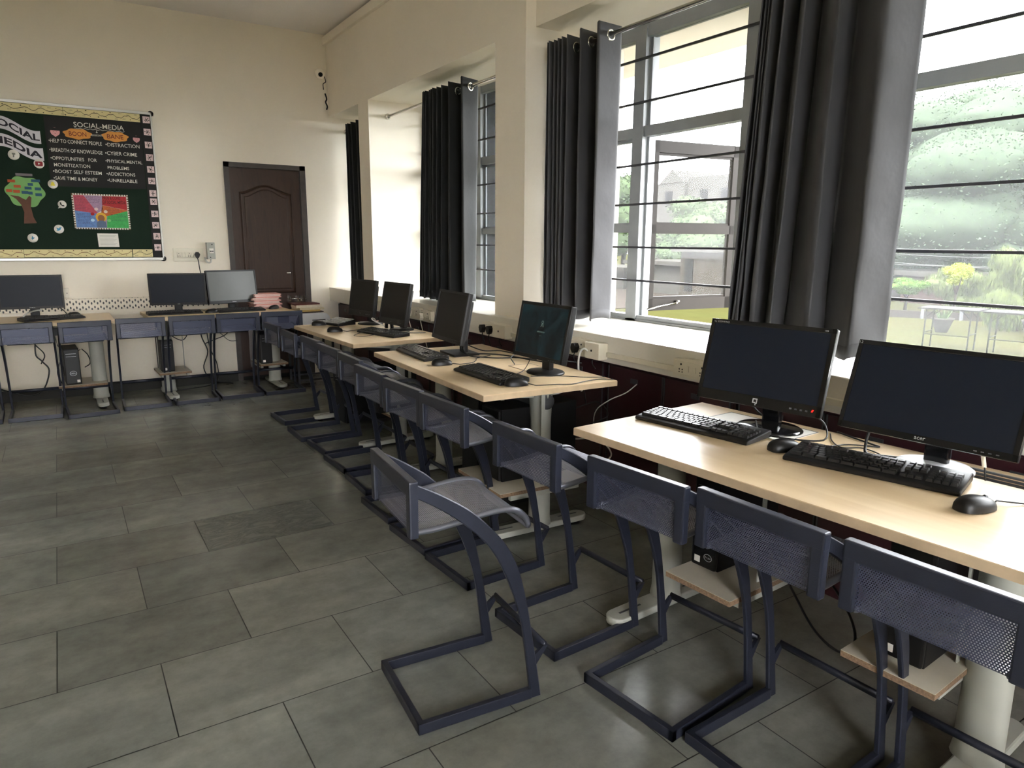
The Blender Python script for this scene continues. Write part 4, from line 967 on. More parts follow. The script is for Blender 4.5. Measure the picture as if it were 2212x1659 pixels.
# ------------------------------------------------------------------ cables
def cable(pts, label, r=0.004, m=M_cable, name='power_cable'):
    tag(MB().tube(smooth_path(pts), r, 6).build(name, m), label, 'cable')
cable([(-0.02, 7.0, 0.72), (-0.20, 6.98, 0.62), (-0.24, 6.95, 0.45), (-0.20, 6.94, 0.38), (-0.16, 6.93, 0.30), (-0.22, 6.93, 0.14), (-0.33, 6.95, 0.10), (-0.5, 7.0, 0.16), (-0.6, 7.05, 0.2)], 'thick black cable looping to the floor under the left desk', 0.006)
cable([(-0.27, 7.02, 0.72), (-0.25, 6.98, 0.55), (-0.18, 6.95, 0.44), (-0.21, 6.95, 0.36)], 'short black cable loop hanging under the left desk', 0.005)
cable([(-0.1, 7.05, 0.72), (-0.09, 7.02, 0.55), (0.0-0.06, 7.04, 0.46), (0.03, 7.07, 0.42), (0.08, 7.1, 0.44)], 'thin black wire sagging towards the round-logo tower', 0.003)
cable([(-0.03, 7.04, 0.40), (-0.09, 6.98, 0.33), (-0.10, 6.9, 0.25), (-0.05, 6.86, 0.16), (0.05, 6.95, 0.155)], 'black cable curling under the left desk shelf', 0.005)
cable([(0.09, 7.06, 0.45), (0.13, 7.02, 0.40), (0.14, 7.0, 0.33), (0.10, 7.05, 0.29)], 'black cable bulging right of the round-logo tower', 0.004)
cable([(1.0, 7.12, 0.72), (0.97, 7.1, 0.6), (0.93, 7.08, 0.50), (0.88, 7.07, 0.47), (0.80, 7.08, 0.52), (0.78, 7.09, 0.55)], 'black cable arching from the second tower under the far-wall desk', 0.004)
cable([(1.05, 7.1, 0.72), (1.06, 7.08, 0.5), (1.10, 7.05, 0.35), (1.05, 7.02, 0.2), (1.12, 7.0, 0.08), (1.3, 7.02, 0.03)], 'black cable dropping to the floor under the far-wall desk', 0.006)
cable([(1.10, 7.1, 0.70), (1.12, 7.05, 0.4), (1.17, 7.02, 0.22), (1.14, 6.98, 0.06), (0.9, 6.95, 0.03), (0.72, 6.98, 0.02)], 'black cable running left along the floor under the far-wall desk', 0.005)
cable([(1.33, 7.1, 0.71), (1.35, 7.08, 0.6), (1.28, 7.08, 0.50), (1.16, 7.08, 0.45), (1.08, 7.08, 0.42)], 'thin black cable curve beside the dark doorway', 0.004)
cable([(1.14, 7.08, 0.55), (1.22, 7.08, 0.52), (1.30, 7.08, 0.44), (1.38, 7.08, 0.43)], 'second thin black cable curve beside the dark doorway', 0.003)
cable([(2.16, 1.18, 0.744), (2.19, 1.3, 0.745), (2.21, 1.36, 0.745)], 'short black wire behind the near-desk monitors', 0.003)
cable([(2.03, 1.56, 0.765), (1.96, 1.48, 0.75), (1.965, 1.38, 0.752), (2.04, 1.30, 0.755), (2.09, 1.33, 0.79), (2.06, 1.35, 0.825)], 'glossy cable looped round the foot of the loop-logo monitor', 0.003)
cable([(2.10, 1.66, 0.82), (2.13, 1.63, 0.77), (2.14, 1.58, 0.746)], 'short cable dropping from the back of the loop-logo monitor', 0.004)
cable([(2.07, 1.17, 0.81), (2.06, 1.17, 0.77), (2.04, 1.15, 0.748), (2.07, 1.10, 0.747), (2.10, 1.05, 0.748)], 'thick black video cable with connector left of the white foot', 0.005)
cable([(2.17, 1.36, 0.744), (2.09, 1.30, 0.744), (2.05, 1.24, 0.744), (2.10, 1.2, 0.744), (2.07, 1.12, 0.744), (1.99, 1.10, 0.744)], 'thin wire curve between the near-desk monitors', 0.0022)
t = thing('signal_cable', 'dangling cable with a pale printed sleeve right of the white-footed monitor', 'cable', (2.09, 0.84, 0.745))
MB().tube([(0.03, 0.035, 0.085), (0.01, 0.01, 0.03), (0.0, 0.0, 0.0)], 0.0025, 6).build('wire', M_cable, t); MB().tube([(0.028, 0.03, 0.078), (0.012, 0.012, 0.032)], 0.0055, 10).build('sleeve', M_switch, t)
cable([(1.95, 3.60, 0.80), (1.90, 3.47, 0.758), (1.98, 3.38, 0.76), (2.06, 3.30, 0.757), (2.12, 3.15, 0.75), (2.15, 3.02, 0.75)], 'thick black cable leaving the rectangular foot on the middle desk', 0.004)
cable([(1.93, 3.58, 0.79), (1.90, 3.42, 0.752), (1.95, 3.33, 0.75), (2.0, 3.27, 0.75), (2.10, 3.22, 0.75), (2.16, 3.12, 0.75)], 'second black cable crossing the middle desk', 0.0035)
cable([(1.96, 3.62, 0.80), (2.0, 3.44, 0.77), (2.1, 3.4, 0.765), (2.17, 3.25, 0.75), (2.3, 3.2, 0.72)], 'black cable running off the back of the middle desk', 0.0035)
cable([(1.99, 3.08, 0.744), (2.02, 3.16, 0.77), (2.10, 3.15, 0.79), (2.17, 3.02, 0.77), (2.3, 2.9, 0.75)], 'thin grey wire arching behind the lock-screen monitor', 0.003, M_legdark)
cable([(1.76, 2.78, 0.756), (1.83, 2.83, 0.744), (1.93, 2.90, 0.746), (1.97, 2.9, 0.80), (2.0, 2.88, 0.86)], 'thin black keyboard lead rising to the lock-screen monitor', 0.0022)
cable([(1.87, 2.75, 0.745), (2.0, 2.68, 0.745), (2.08, 2.6, 0.745), (2.17, 2.55, 0.745)], 'thin black lead lying right of the lock-screen foot', 0.002)
cable([(2.318, 2.86, 0.815), (2.30, 2.885, 0.83), (2.285, 2.90, 0.80), (2.28, 2.90, 0.72), (2.29, 2.88, 0.60)], 'white cable bending down from the junction box behind the middle desk', 0.006, M_wcable)
cable([(2.33, 2.50, 0.70), (2.28, 2.52, 0.66), (2.20, 2.56, 0.62), (2.17, 2.62, 0.55), (2.2, 2.66, 0.40)], 'grey wire descending behind the middle desk end', 0.0028, M_wcable)
cable([(2.12, 2.72, 0.40), (2.18, 2.60, 0.42), (2.2, 2.52, 0.36), (2.16, 2.55, 0.30)], 'pale cable loop behind the big tower', 0.004, M_wcable)
cable([(2.12, 2.72, 0.56), (2.20, 2.64, 0.60), (2.22, 2.58, 0.54), (2.14, 2.62, 0.50)], 'thin dark cable loop behind the big tower', 0.003)
cable([(2.2, 1.32, 0.70), (2.2, 1.22, 0.60), (2.2, 1.05, 0.545), (2.2, 0.9, 0.56), (2.2, 0.8, 0.62)], 'pale thick cable sagging under the near desk', 0.008, M_wcable)
cable([(1.98, 1.42, 0.36), (1.86, 1.24, 0.30), (1.78, 1.10, 0.255), (1.76, 1.00, 0.245), (1.79, 0.985, 0.29), (1.88, 1.08, 0.325), (1.98, 1.25, 0.36), (2.03, 1.42, 0.40)], 'black cable loop hanging below the near desk seats', 0.004)
cable([(2.05, 4.98, 0.744), (1.95, 5.0, 0.80), (2.0, 5.1, 0.80), (2.06, 5.2, 0.76)], 'white cable bent between the two far-desk monitors', 0.005, M_wcable)
cable([(2.08, 4.62, 0.745), (2.0, 4.55, 0.75), (2.05, 4.48, 0.752), (2.15, 4.5, 0.745)], 'thin black cable coil right of the nearer far-desk monitor', 0.003)
cable([(1.82, 4.73, 0.775), (1.79, 4.70, 0.765), (1.70, 4.67, 0.744), (1.66, 4.60, 0.744), (1.71, 4.54, 0.744), (1.80, 4.5, 0.76)], 'thin black lead draped over the far-desk keyboard', 0.002)
cable([(-0.30, 6.98, 0.745), (-0.26, 7.02, 0.78), (-0.20, 7.0, 0.80), (-0.16, 7.02, 0.80)], 'white cable end beside the foot of the leftmost monitor', 0.006, M_wcable)
cable([(0.02, 7.1, 0.745), (-0.02, 7.08, 0.80), (-0.08, 7.1, 0.83)], 'black cable behind the leftmost monitor', 0.004)

# ------------------------------------------------------------------ notice board
YBd = YF-0.022
def flat(y): return lambda x, z: Vector((x, y, z))
def paper(name, label, cat, pts, y, m, th=0.0015, group=None):
    o = MB().prism(pts, 'y', y-th, y).build(name, m); tag(o, label, cat, group); return o
def board():
    x0, x1, z0, z1 = -1.0, 0.825, 1.200, 2.487
    t = thing('notice_board', 'large green felt notice board with aluminium frame on the far wall', 'notice board', (0, 0, 0))
    k = N('dark_green_felt'); v = k.coords('Object'); f = k.noise(v, 400, 2)
    k.l(k.ramp(f, [(0.3, L(8, 28, 16)), (0.7, L(16, 42, 26))]), k.b.inputs['Base Color']); k.b.inputs['Roughness'].default_value = 0.95; k.bump(f, 0.3, 0.001)
    MB().box((x0, YBd, z0), (x1, YF, z1)).build('felt', k.m, t)
    fm = MB(); w = 0.022
    for a, b in (((x0, z0), (x1, z0+w)), ((x0, z1-w), (x1, z1)), ((x0, z0), (x0+w, z1)), ((x1-w*0.6, z0), (x1, z1))): fm.box((a[0], YBd-0.010, a[1]), (b[0], YBd, b[1]), bev=0.002)
    fm.build('frame', M_alu, t)
    for z in (z0+0.012, z1-0.012): MB().lathe([(0, -0.012), (0.024, -0.012), (0.024, 0.004), (0, 0.004)], (x1-0.008, YBd-0.004, z), 14, M=Matrix.Rotation(R(90), 3, 'X')).build('corner_cap', M_blk, t)
board()
y1 = YBd-0.001
M_strip = mat('cream_border_paper', (226, 212, 158), 0.7, var=0.05, scale=12)
M_ink = mat('brown_black_ink', (40, 26, 14), 0.6); M_inkb = mat('brown_ink', (110, 62, 24), 0.6)
def strip(x0, x1, z0, z1, label, ink, seed):
    rnd = random.Random(seed)
    t = thing('border_strip', label, 'paper border', (0, 0, 0), 0, 'cream doodled border strips on the notice board')
    MB().box((x0, y1-0.002, z0), (x1, y1, z1)).build('paper', M_strip, t)
    m = MB(); n = 60; h = (z1-z0)
    for i in range(n):
        def P(u): return (x0+(x1-x0)*u, (z0+z1)/2+h*0.17*math.sin(u*(x1-x0)*52+seed)+h*0.05*math.sin(u*90))
        a, b = P(i/n), P((i+1)/n); w = 0.0022
        m.poly([(a[0], y1-0.0026, a[1]-w), (b[0], y1-0.0026, b[1]-w), (b[0], y1-0.0026, b[1]+w), (a[0], y1-0.0026, a[1]+w)])
    for i in range(int((x1-x0)/0.03)):
        u = (i+0.5)/int((x1-x0)/0.03); x = x0+(x1-x0)*u; z = (z0+z1)/2+h*0.33*(1 if i % 2 else -1)*rnd.uniform(0.7, 1.1); r = rnd.uniform(0.003, 0.006)
        if rnd.random() < 0.6: m.poly([(x+r*math.cos(a), y1-0.0026, z+r*0.8*math.sin(a)) for a in [2*math.pi*k_/8 for k_ in range(8)]])
        else:
            for q in range(5): m.poly([(x+q*0.005, y1-0.0026, z-0.005), (x+q*0.005+0.0012, y1-0.0026, z-0.005), (x+q*0.005+0.004, y1-0.0026, z+0.005), (x+q*0.005+0.0028, y1-0.0026, z+0.005)])
    m.build('wavy_line', ink, t, recalc=False)
strip(-0.97, 0.155, 2.395, 2.463, 'cream doodled border strip along the board top, left length', M_ink, 1)
strip(0.157, 0.73, 2.395, 2.463, 'cream doodled border strip along the board top, right length', M_ink, 2)
strip(-0.97, -0.24, 1.226, 1.294, 'cream doodled border strip along the board bottom, leftmost length', M_inkb, 3)
strip(-0.238, 0.566, 1.228, 1.295, 'cream doodled border strip along the board bottom, long middle length', M_inkb, 4)
strip(0.572, 0.732, 1.228, 1.296, 'short cream border strip ending the board bottom at the right', M_ink, 5)
M_blackp = mat('black_chart_paper', (24, 22, 22), 0.75, var=0.15, scale=9); M_pinkc = mat('pale_pink_card', (228, 204, 204), 0.7); M_chalk = mat('white_marker', (226, 222, 212), 0.7)
paper('black_border_strip', 'black vertical paper strip along the right side of the board', 'paper border', [(0.735, 1.226), (0.81, 1.226), (0.81, 2.463), (0.735, 2.463)], y1, M_blackp)
sqz = [2.421, 2.318, 2.208, 2.101, 1.999, 1.899, 1.791, 1.719, 1.612, 1.511, 1.413, 1.313]
ordn = ['topmost', 'second from the top', 'third from the top', 'fourth from the top', 'fifth from the top', 'sixth from the top', 'sixth from the bottom', 'fifth from the bottom', 'fourth from the bottom', 'third from the bottom', 'second from the bottom', 'lowest']
rn = random.Random(8)
for i, z in enumerate(sqz):
    s_ = 0.028; x = 0.779
    o = thing('ink_blot_card', 'pale pink card with a black ink splat, %s on the black strip' % ordn[i], 'card', (x, y1-0.0016, z), 0, 'pink ink-splat cards down the black strip')
    MB().box((-s_, -0.0012, -s_), (s_, 0, s_)).build('card', M_pinkc, o)
    m = MB()
    for q in range(6):
        a = q*math.pi/3+rn.uniform(-.4, .4); l = rn.uniform(0.012, 0.022); w = 0.0016
        dx, dz = math.cos(a), math.sin(a)
        m.poly([(dz*w, -0.0016, -dx*w), (dx*l+dz*w, -0.0016, dz*l-dx*w), (dx*l-dz*w, -0.0016, dz*l+dx*w), (-dz*w, -0.0016, dx*w)])
        m.poly([(dx*l+0.0035*math.cos(b), -0.0017, dz*l+0.0035*math.sin(b)) for b in [2*math.pi*k_/7 for k_ in range(7)]])
    m.poly([(0.006*math.cos(b), -0.0018, 0.006*math.sin(b)) for b in [2*math.pi*k_/9 for k_ in range(9)]])
    m.build('ink_splat', M_ink, o, recalc=False)
def chart():
    t = thing('handwritten_chart', 'black chart paper listing boon and bane of social media', 'poster', (0, 0, 0))
    MB().prism([(0.012, 1.82), (0.728, 1.825), (0.733, 2.395), (0.014, 2.385)], 'y', y1-0.0035, y1-0.0021).build('paper', M_blackp, t)
    yy = y1-0.0040; pl = flat(yy)
    lettering('heading', M_chalk, t, 'SOCIAL-MEDIA', (0.410, 2.334), 0.375, 0.040, pl, bold=0.004)
    m = MB(); n = 40
    for i in range(n):
        u0, u1 = 0.225+0.375*i/n, 0.225+0.375*(i+1)/n; f = lambda u: 2.303+0.003*math.sin(u*170)
        m.poly([pl(u0, f(u0)-0.0015), pl(u1, f(u1)-0.0015), pl(u1, f(u1)+0.0015), pl(u0, f(u0)+0.0015)])
    m.poly([pl(0.386, 2.298), pl(0.390, 2.298), pl(0.390, 2.280), pl(0.386, 2.280)]); m.poly([pl(0.380, 2.284), pl(0.396, 2.284), pl(0.388, 2.274)])
    m.build('underline', M_chalk, t, recalc=False)
    M_or = mat('orange_cloud_paper', (222, 150, 70), 0.7, var=0.1); M_redink = mat('red_brown_ink', (120, 40, 20), 0.6)
    for (cx, w, s_) in ((0.245, 0.205, 'BOON'), (0.524, 0.20, 'BANE')):
        pts = []
        for i in range(48):
            a = 2*math.pi*i/48; r = 1+0.07*math.sin(a*7); pts.append((cx+w/2*r*math.cos(a), 2.257+0.042*r*math.sin(a)))
        o = MB().prism(pts, 'y', y1-0.005, y1-0.0036).build('cloud_cutout', M_or, t)
        lettering('cloud_word', M_redink, o, s_, (cx, 2.257), w*0.62, 0.036, flat(y1-0.0054), bold=0.01)
    lettering('small_word', M_chalk, t, 'ADOLESCENTS', (0.384, 2.257), 0.085, 0.014, flat(y1-0.0056))
    M_face = mat('pink_face_cutout', (226, 164, 168), 0.7)
    for cx, cz, r in ((0.084, 2.262, 0.034), (0.687, 2.252, 0.027)):
        fo = MB().prism([(cx+r*math.cos(a), cz+r*(math.sin(a)-0.25*(abs(math.cos(a)) < 0.3 and math.sin(a) < 0))) for a in [2*math.pi*k_/20 for k_ in range(20)]], 'y', y1-0.005, y1-0.0036).build('face_cutout', M_face, t)
        q = MB(); q.prism([(cx-r, cz+0.01), (cx+r, cz+0.01), (cx+r*0.7, cz+r*0.95), (cx-r*0.7, cz+r*0.95)], 'y', y1-0.0054, y1-0.0051); q.build('hair', M_blackp, fo)
        q = MB()
        for dx in (-0.3, 0.3): q.box((cx+dx*r-0.003, y1-0.0056, cz-0.001), (cx+dx*r+0.003, y1-0.0052, cz+0.001))
        q.box((cx-0.004, y1-0.0056, cz-r*0.45), (cx+0.004, y1-0.0052, cz-r*0.45+0.002)); q.build('features', M_redink, fo)
    Lft = [('\u2022HELP TO CONNECT PEOPLE', 2.190, 0.030, 0.385), ('\u2022BREADTH OF KNOWLEDGE', 2.116, 0.030, 0.385), ('\u2022OPPOTUNITIES   FOR', 2.050, 0.028, 0.335), ('MONETIZATION', 1.996, 0.028, 0.262), ('\u2022BOOST SELF ESTEEM', 1.944, 0.028, 0.355), ('\u2022SAVE TIME & MONEY', 1.888, 0.028, 0.32)]
    lx = [0.224, 0.222, 0.198, 0.180, 0.215, 0.196]
    for (s_, z, h, w), cx in zip(Lft, lx): lettering('boon_line', M_chalk, t, s_, (cx, z), w, h, pl, bold=0.002)
    Rt = [('\u2022DISTRACTION', 2.188, 0.030, 0.262, 0.575), ('\u2022CYBER CRIME', 2.117, 0.030, 0.245, 0.558), ('\u2022PHYSICAL.MENTAL', 2.052, 0.026, 0.285, 0.574), ('PROBLEMS', 1.996, 0.026, 0.165, 0.525), ('\u2022ADDICTIONS', 1.944, 0.028, 0.222, 0.54), ('\u2022UNRELIABLE', 1.889, 0.028, 0.232, 0.547)]
    for s_, z, h, w, cx in Rt: lettering('bane_line', M_chalk, t, s_, (cx, z), w, h, pl, bold=0.002)
chart()
def banner():
    M_bp = mat('lilac_white_banner_paper', (214, 210, 218), 0.7); M_bi = mat('dark_navy_letters', (30, 26, 40), 0.7)
    wave = lambda x: 0.034*math.sin((x+0.30)*14.5+1.3)
    for word, zc, xa, xb, h in (('SOCIAL', 2.285, -0.37, -0.022, 0.10), ('MEDIA', 2.148, -0.38, -0.016, 0.10)):
        t = thing('wavy_banner', 'white wavy paper ribbon reading %s in dark capitals' % word, 'banner', (0, 0, 0))
        n = 30; top = [(xa+(xb-xa)*i/n, zc+h/2+wave(xa+(xb-xa)*i/n)-0.05*(i/n)) for i in range(n+1)]; bot = [(p[0], p[1]-h) for p in reversed(top)]
        zz = lambda x: wave(x)-0.05*((x-xa)/(xb-xa))
        m = MB(); 
        for i in range(n): a, b = top[i], top[i+1]; m._put([(a[0], y1-0.0016, a[1]), (b[0], y1-0.0016, b[1]), (b[0], y1-0.0016, b[1]-h), (a[0], y1-0.0016, a[1]-h), (a[0], y1, a[1]), (b[0], y1, b[1]), (b[0], y1, b[1]-h), (a[0], y1, a[1]-h)], [(0, 1, 2, 3), (0, 1, 5, 4), (2, 3, 7, 6)])
        m.build('ribbon', M_bp, t, recalc=False)
        cx = (xa+xb)/2+0.004
        lettering('letters', M_bi, t, word, (cx, zc), (xb-xa)*0.93, h*0.56, flat(y1-0.0022), bold=0.03, bend=lambda x, y, cx=cx, zz=zz: (x, y+zz(cx+x)))
banner()
def disc(x, z, r, label, draw):
    t = thing('paper_logo_disc', label, 'paper disc', (x, y1-0.0042, z), 0, 'white paper logo discs on the green felt')
    MB().lathe([(0, 0), (r, 0), (r, 0.0014), (0, 0.0014)], (0, 0, 0), 28, M=Matrix.Rotation(R(90), 3, 'X')).build('disc', M_white, t)
    draw(t, r)
def pg(t, pts, m, nm='mark', y=-0.0019): MB().prism(pts, 'y', y-0.0003, y).build(nm, m, t)
M_lred = mat('dark_red_print', (150, 24, 34), 0.6); M_lyel = mat('yellow_print', (220, 206, 60), 0.6); M_lblu = mat('sky_blue_print', (60, 140, 180), 0.6); M_lgr = mat('grey_print', (120, 120, 110), 0.6)
def d_tube(t, r):
    pg(t, [(-0.026, -0.013), (-0.021, -0.018), (0.021, -0.018), (0.026, -0.013), (0.026, 0.013), (0.021, 0.018), (-0.021, 0.018), (-0.026, 0.013)], M_lred, 'play_badge'); pg(t, [(-0.006, -0.008), (0.009, 0), (-0.006, 0.008)], M_white, 'triangle', -0.0024)
def d_ghost(t, r): pg(t, [(-0.018, -0.006), (-0.012, -0.014), (0.012, -0.014), (0.018, -0.006), (0.012, 0.0), (0.011, 0.012), (0, 0.02), (-0.011, 0.012), (-0.012, 0.0)], M_lyel, 'yellow_shape')
def d_phone(t, r):
    pg(t, [(-0.016, 0.014), (-0.010, 0.018), (-0.004, 0.008), (-0.008, 0.004), (0.004, -0.008), (0.008, -0.004), (0.017, -0.011), (0.012, -0.017), (0.0, -0.015), (-0.014, -0.002)], M_blackp, 'handset'); pg(t, [(-r*0.8, -r*0.6), (-r*1.05, -r*1.1), (-r*0.4, -r*0.9)], M_white, 'bubble_tail', -0.0006)
def d_bird(t, r): pg(t, [(-0.02, -0.012), (-0.006, -0.014), (0.010, -0.006), (0.014, 0.008), (0.022, 0.013), (0.012, 0.015), (0.004, 0.014), (0.0, 0.006), (-0.018, 0.014), (-0.016, 0.004), (-0.012, -0.004)], M_lblu, 'bird')
def d_bird2(t, r): pg(t, [(-0.014, 0.0), (-0.006, -0.006), (-0.006, -0.016), (0.004, -0.008), (0.016, 0.004), (0.004, 0.004), (0.0, 0.016), (-0.006, 0.016), (-0.004, 0.004)], M_lblu, 'bird')
def d_f(t, r): pg(t, [(-0.008, -0.02), (0.002, -0.02), (0.004, 0.0), (0.012, 0.004), (0.010, 0.016), (-0.012, 0.016), (-0.012, 0.004), (-0.006, 0.0)], M_lgr, 'letter_mark')
disc(-0.222, 2.056, 0.040, 'white paper disc with a grey letter mark, highest on the left felt', d_f); disc(-0.056, 1.996, 0.037, 'white paper disc with a dark red play badge', d_tube); disc(0.024, 1.836, 0.036, 'white paper disc with a yellow shape at the chart corner', d_ghost)
disc(0.074, 1.672, 0.032, 'white speech bubble disc with a black handset', d_phone); disc(0.030, 1.465, 0.036, 'white paper disc with a blue bird, left of the colourful poster corner', d_bird); disc(-0.164, 1.389, 0.037, 'white paper disc with a blue bird, lowest on the felt', d_bird2)
def tree_cutout():
    t = thing('tree_cutout', 'paper tree cutout with green crown and small coloured labels', 'paper tree', (0, 0, 0))
    M_g = mat('light_green_paper', (124, 176, 104), 0.7, var=0.12); M_br = mat('brown_trunk_paper', (98, 62, 46), 0.7, var=0.2)
    pts = []
    for i in range(60):
        a = 2*math.pi*i/60; r = 1+0.07*math.cos(a*6+0.6); pts.append((-0.176+0.132*r*math.cos(a), 1.765+0.122*r*math.sin(a)))
    MB().prism(pts, 'y', y1-0.0015, y1).build('crown', M_g, t)
    MB().prism([(-0.212, 1.507), (-0.121, 1.512), (-0.140, 1.56), (-0.150, 1.64), (-0.138, 1.72), (-0.152, 1.735), (-0.178, 1.70), (-0.195, 1.708), (-0.225, 1.728), (-0.285, 1.735), (-0.245, 1.705), (-0.215, 1.66), (-0.200, 1.60)], 'y', y1-0.003, y1-0.0016).build('trunk', M_br, t)
    M_r = mat('orange_red_label', (186, 84, 44), 0.7); M_b = mat('blue_label', (40, 84, 110), 0.7)
    for x, z, w, m in ((-0.262, 1.848, 0.052, M_r), (-0.226, 1.807, 0.048, M_r), (-0.285, 1.77, 0.04, M_r), (-0.235, 1.766, 0.046, M_r), (-0.095, 1.857, 0.062, M_b), (-0.134, 1.826, 0.036, M_b), (-0.153, 1.796, 0.048, M_b), (-0.085, 1.792, 0.044, M_b), (-0.178, 1.760, 0.046, M_b), (-0.085, 1.745, 0.046, M_b), (-0.14, 1.756, 0.03, M_b)):
        MB().box((x-w/2, y1-0.0036, z-0.0115), (x+w/2, y1-0.0031, z+0.0115)).build('leaf_label', m, t)
    MB().box((-0.228, y1-0.0038, 1.892), (-0.112, y1-0.0031, 1.912)).build('title_strip', mat('grey_title_paper', (120, 112, 116), 0.7), t)
tree_cutout()
def poster():
    t = thing('pros_and_cons_poster', 'colourful hand-drawn pros and cons poster with chequered border', 'poster', (0, 0, 0))
    x0, x1, z0, z1 = 0.147, 0.575, 1.468, 1.768
    MB().box((x0, y1-0.0015, z0), (x1, y1, z1)).build('sheet', M_white, t)
    c = MB(); n = 44
    for i in range(n):
        if i % 2: continue
        for za, zb in ((z0, z0+0.012), (z1-0.012, z1)): c.box((x0+(x1-x0)*i/n, y1-0.0019, za), (x0+(x1-x0)*(i+1)/n, y1-0.0015, zb))
    for i in range(30):
        if i % 2: continue
        for xa, xb in ((x0, x0+0.012), (x1-0.012, x1)): c.box((xa, y1-0.0019, z0+(z1-z0)*i/30), (xb, y1-0.0015, z0+(z1-z0)*(i+1)/30))
    c.build('chequered_border', mat('brown_border_ink', (112, 84, 60), 0.7), t)
    a, b, lo, hi = x0+0.014, x1-0.014, z0+0.014, z1-0.014; cx, cz = 0.350, 1.572
    pm = {}
    for nm, col, pts in (('red_sector', (190, 80, 96), [(a, hi), (a+0.075, hi), (cx-0.02, cz+0.035), (cx-0.03, cz+0.03), (a, 1.625)]), ('lilac_sector', (170, 140, 168), [(a+0.075, hi), (a+0.215, hi), (cx+0.02, cz+0.06), (cx-0.02, cz+0.035)]),
        ('crimson_sector', (176, 44, 52), [(a+0.215, hi), (b, hi), (b, 1.637), (cx+0.02, 1.675)]), ('orange_sector', (196, 104, 56), [(cx+0.02, 1.674), (b, 1.636), (b, 1.630), (cx+0.05, cz+0.01), (cx+0.0, cz)]),
        ('green_sector', (70, 176, 92), [(cx+0.05, cz+0.010), (b, 1.630), (b, lo), (cx+0.04, lo)]), ('blue_sector', (104, 138, 196), [(a, 1.625), (cx-0.03, cz+0.03), (cx-0.035, lo), (a, lo)]), ('purple_sector', (170, 140, 168), [(cx-0.035, lo), (cx+0.04, lo), (cx+0.05, cz+0.01), (cx, cz+0.03), (cx-0.03, cz+0.03)])):
        MB().prism(pts, 'y', y1-0.0020, y1-0.0015).build(nm, mat(nm+'_crayon', col, 0.75, var=0.14, scale=60), t)
    lettering('title', mat('dark_red_ink', (70, 14, 22), 0.6), t, 'PROS & CONS\nOF SOCIAL MEDIA', (0.466, 1.720), 0.178, 0.062, flat(y1-0.0026), bold=0.01)
    # seated figure: hair halo, face, body
    pg2 = lambda pts, col, nm, y: MB().prism(pts, 'y', y1-y-0.0004, y1-y).build(nm, mat(nm+'_paint', col, 0.7), t)
    ell = lambda x, z, rx, rz, n=20: [(x+rx*math.cos(2*math.pi*k_/n), z+rz*math.sin(2*math.pi*k_/n)) for k_ in range(n)]
    pg2(ell(cx+0.003, 1.572, 0.042, 0.040), (226, 176, 60), 'yellow_hair', 0.0024); pg2(ell(cx+0.003, 1.563, 0.026, 0.030), (150, 98, 62), 'brown_face', 0.003)
    pg2([(cx-0.036, lo), (cx+0.040, lo), (cx+0.036, 1.53), (cx+0.015, 1.543), (cx-0.012, 1.543), (cx-0.032, 1.53)], (92, 110, 140), 'blue_shirt', 0.0036)
    for x, z, col, nm in ((0.322, 1.640, (226, 200, 200), 'pink_bubble'), (0.290, 1.598, (170, 30, 40), 'red_bubble'), (0.392, 1.620, (220, 205, 190), 'cream_bubble'), (0.287, 1.545, (190, 220, 240), 'sky_bubble'), (0.412, 1.545, (120, 200, 120), 'green_bubble')): pg2(ell(x, z, 0.015, 0.013, 14), col, nm, 0.0024)
    rnd = random.Random(4); m = MB()
    for (xa, xb, za, nrow) in ((0.165, 0.235, 1.74, 10), (0.255, 0.345, 1.745, 5), (0.175, 0.27, 1.60, 8), (0.43, 0.55, 1.595, 5), (0.40, 0.50, 1.655, 4)):
        for r_ in range(nrow):
            x = xa
            while x < xb:
                l = rnd.uniform(0.006, 0.018); m.poly([(x, y1-0.0024, za-r_*0.0125), (x+l, y1-0.0024, za-r_*0.0125), (x+l, y1-0.0024, za-r_*0.0125+0.0022), (x, y1-0.0024, za-r_*0.0125+0.0022)]); x += l+0.004
    m.build('scribbled_notes', mat('navy_ink', (60, 50, 80), 0.7), t, recalc=False)
poster()
t = thing('printed_notice', 'small white printed paper pinned below the colourful poster', 'paper', (0, 0, 0))
MB().prism([(0.311, 1.317), (0.471, 1.317), (0.469, 1.433), (0.309, 1.433)], 'y', y1-0.0016, y1).build('sheet', M_white, t)
m = MB()
for r_ in range(8): m.box((0.325, y1-0.0019, 1.415-r_*0.0115), (0.455-(r_ % 3)*0.012, y1-0.0016, 1.4165-r_*0.0115))
m.build('print_lines', M_lgr, t)

# ------------------------------------------------------------------ outside
GZ = -0.15
def ground():
    k = N('sunlit_lawn'); v = k.coords('Object'); f = k.noise(v, 3, 6, 0.7); g = k.noise(v, 0.35, 3)
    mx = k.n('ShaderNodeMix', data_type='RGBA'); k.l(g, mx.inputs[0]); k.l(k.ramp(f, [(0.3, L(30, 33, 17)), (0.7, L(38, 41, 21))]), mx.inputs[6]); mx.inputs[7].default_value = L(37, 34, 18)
    k.l(mx.outputs[2], k.b.inputs['Base Color']); k.b.inputs['Roughness'].default_value = 0.95; k.b.inputs['Specular IOR Level'].default_value = 0.0; k.bump(f, 0.5, 0.02)
    st(MB().box((-60, -60, GZ-0.2), (70, 80, GZ)).build('ground_lawn', k.m))
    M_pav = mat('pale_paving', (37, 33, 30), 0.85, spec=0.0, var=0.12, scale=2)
    st(MB().box((XO, -6, GZ), (5.2, 30, GZ+0.03)).build('ground_paving', M_pav))
    st(MB().box((6.0, 12.6, GZ), (34, 60, GZ+0.02)).build('ground_patio', M_pav))
ground()
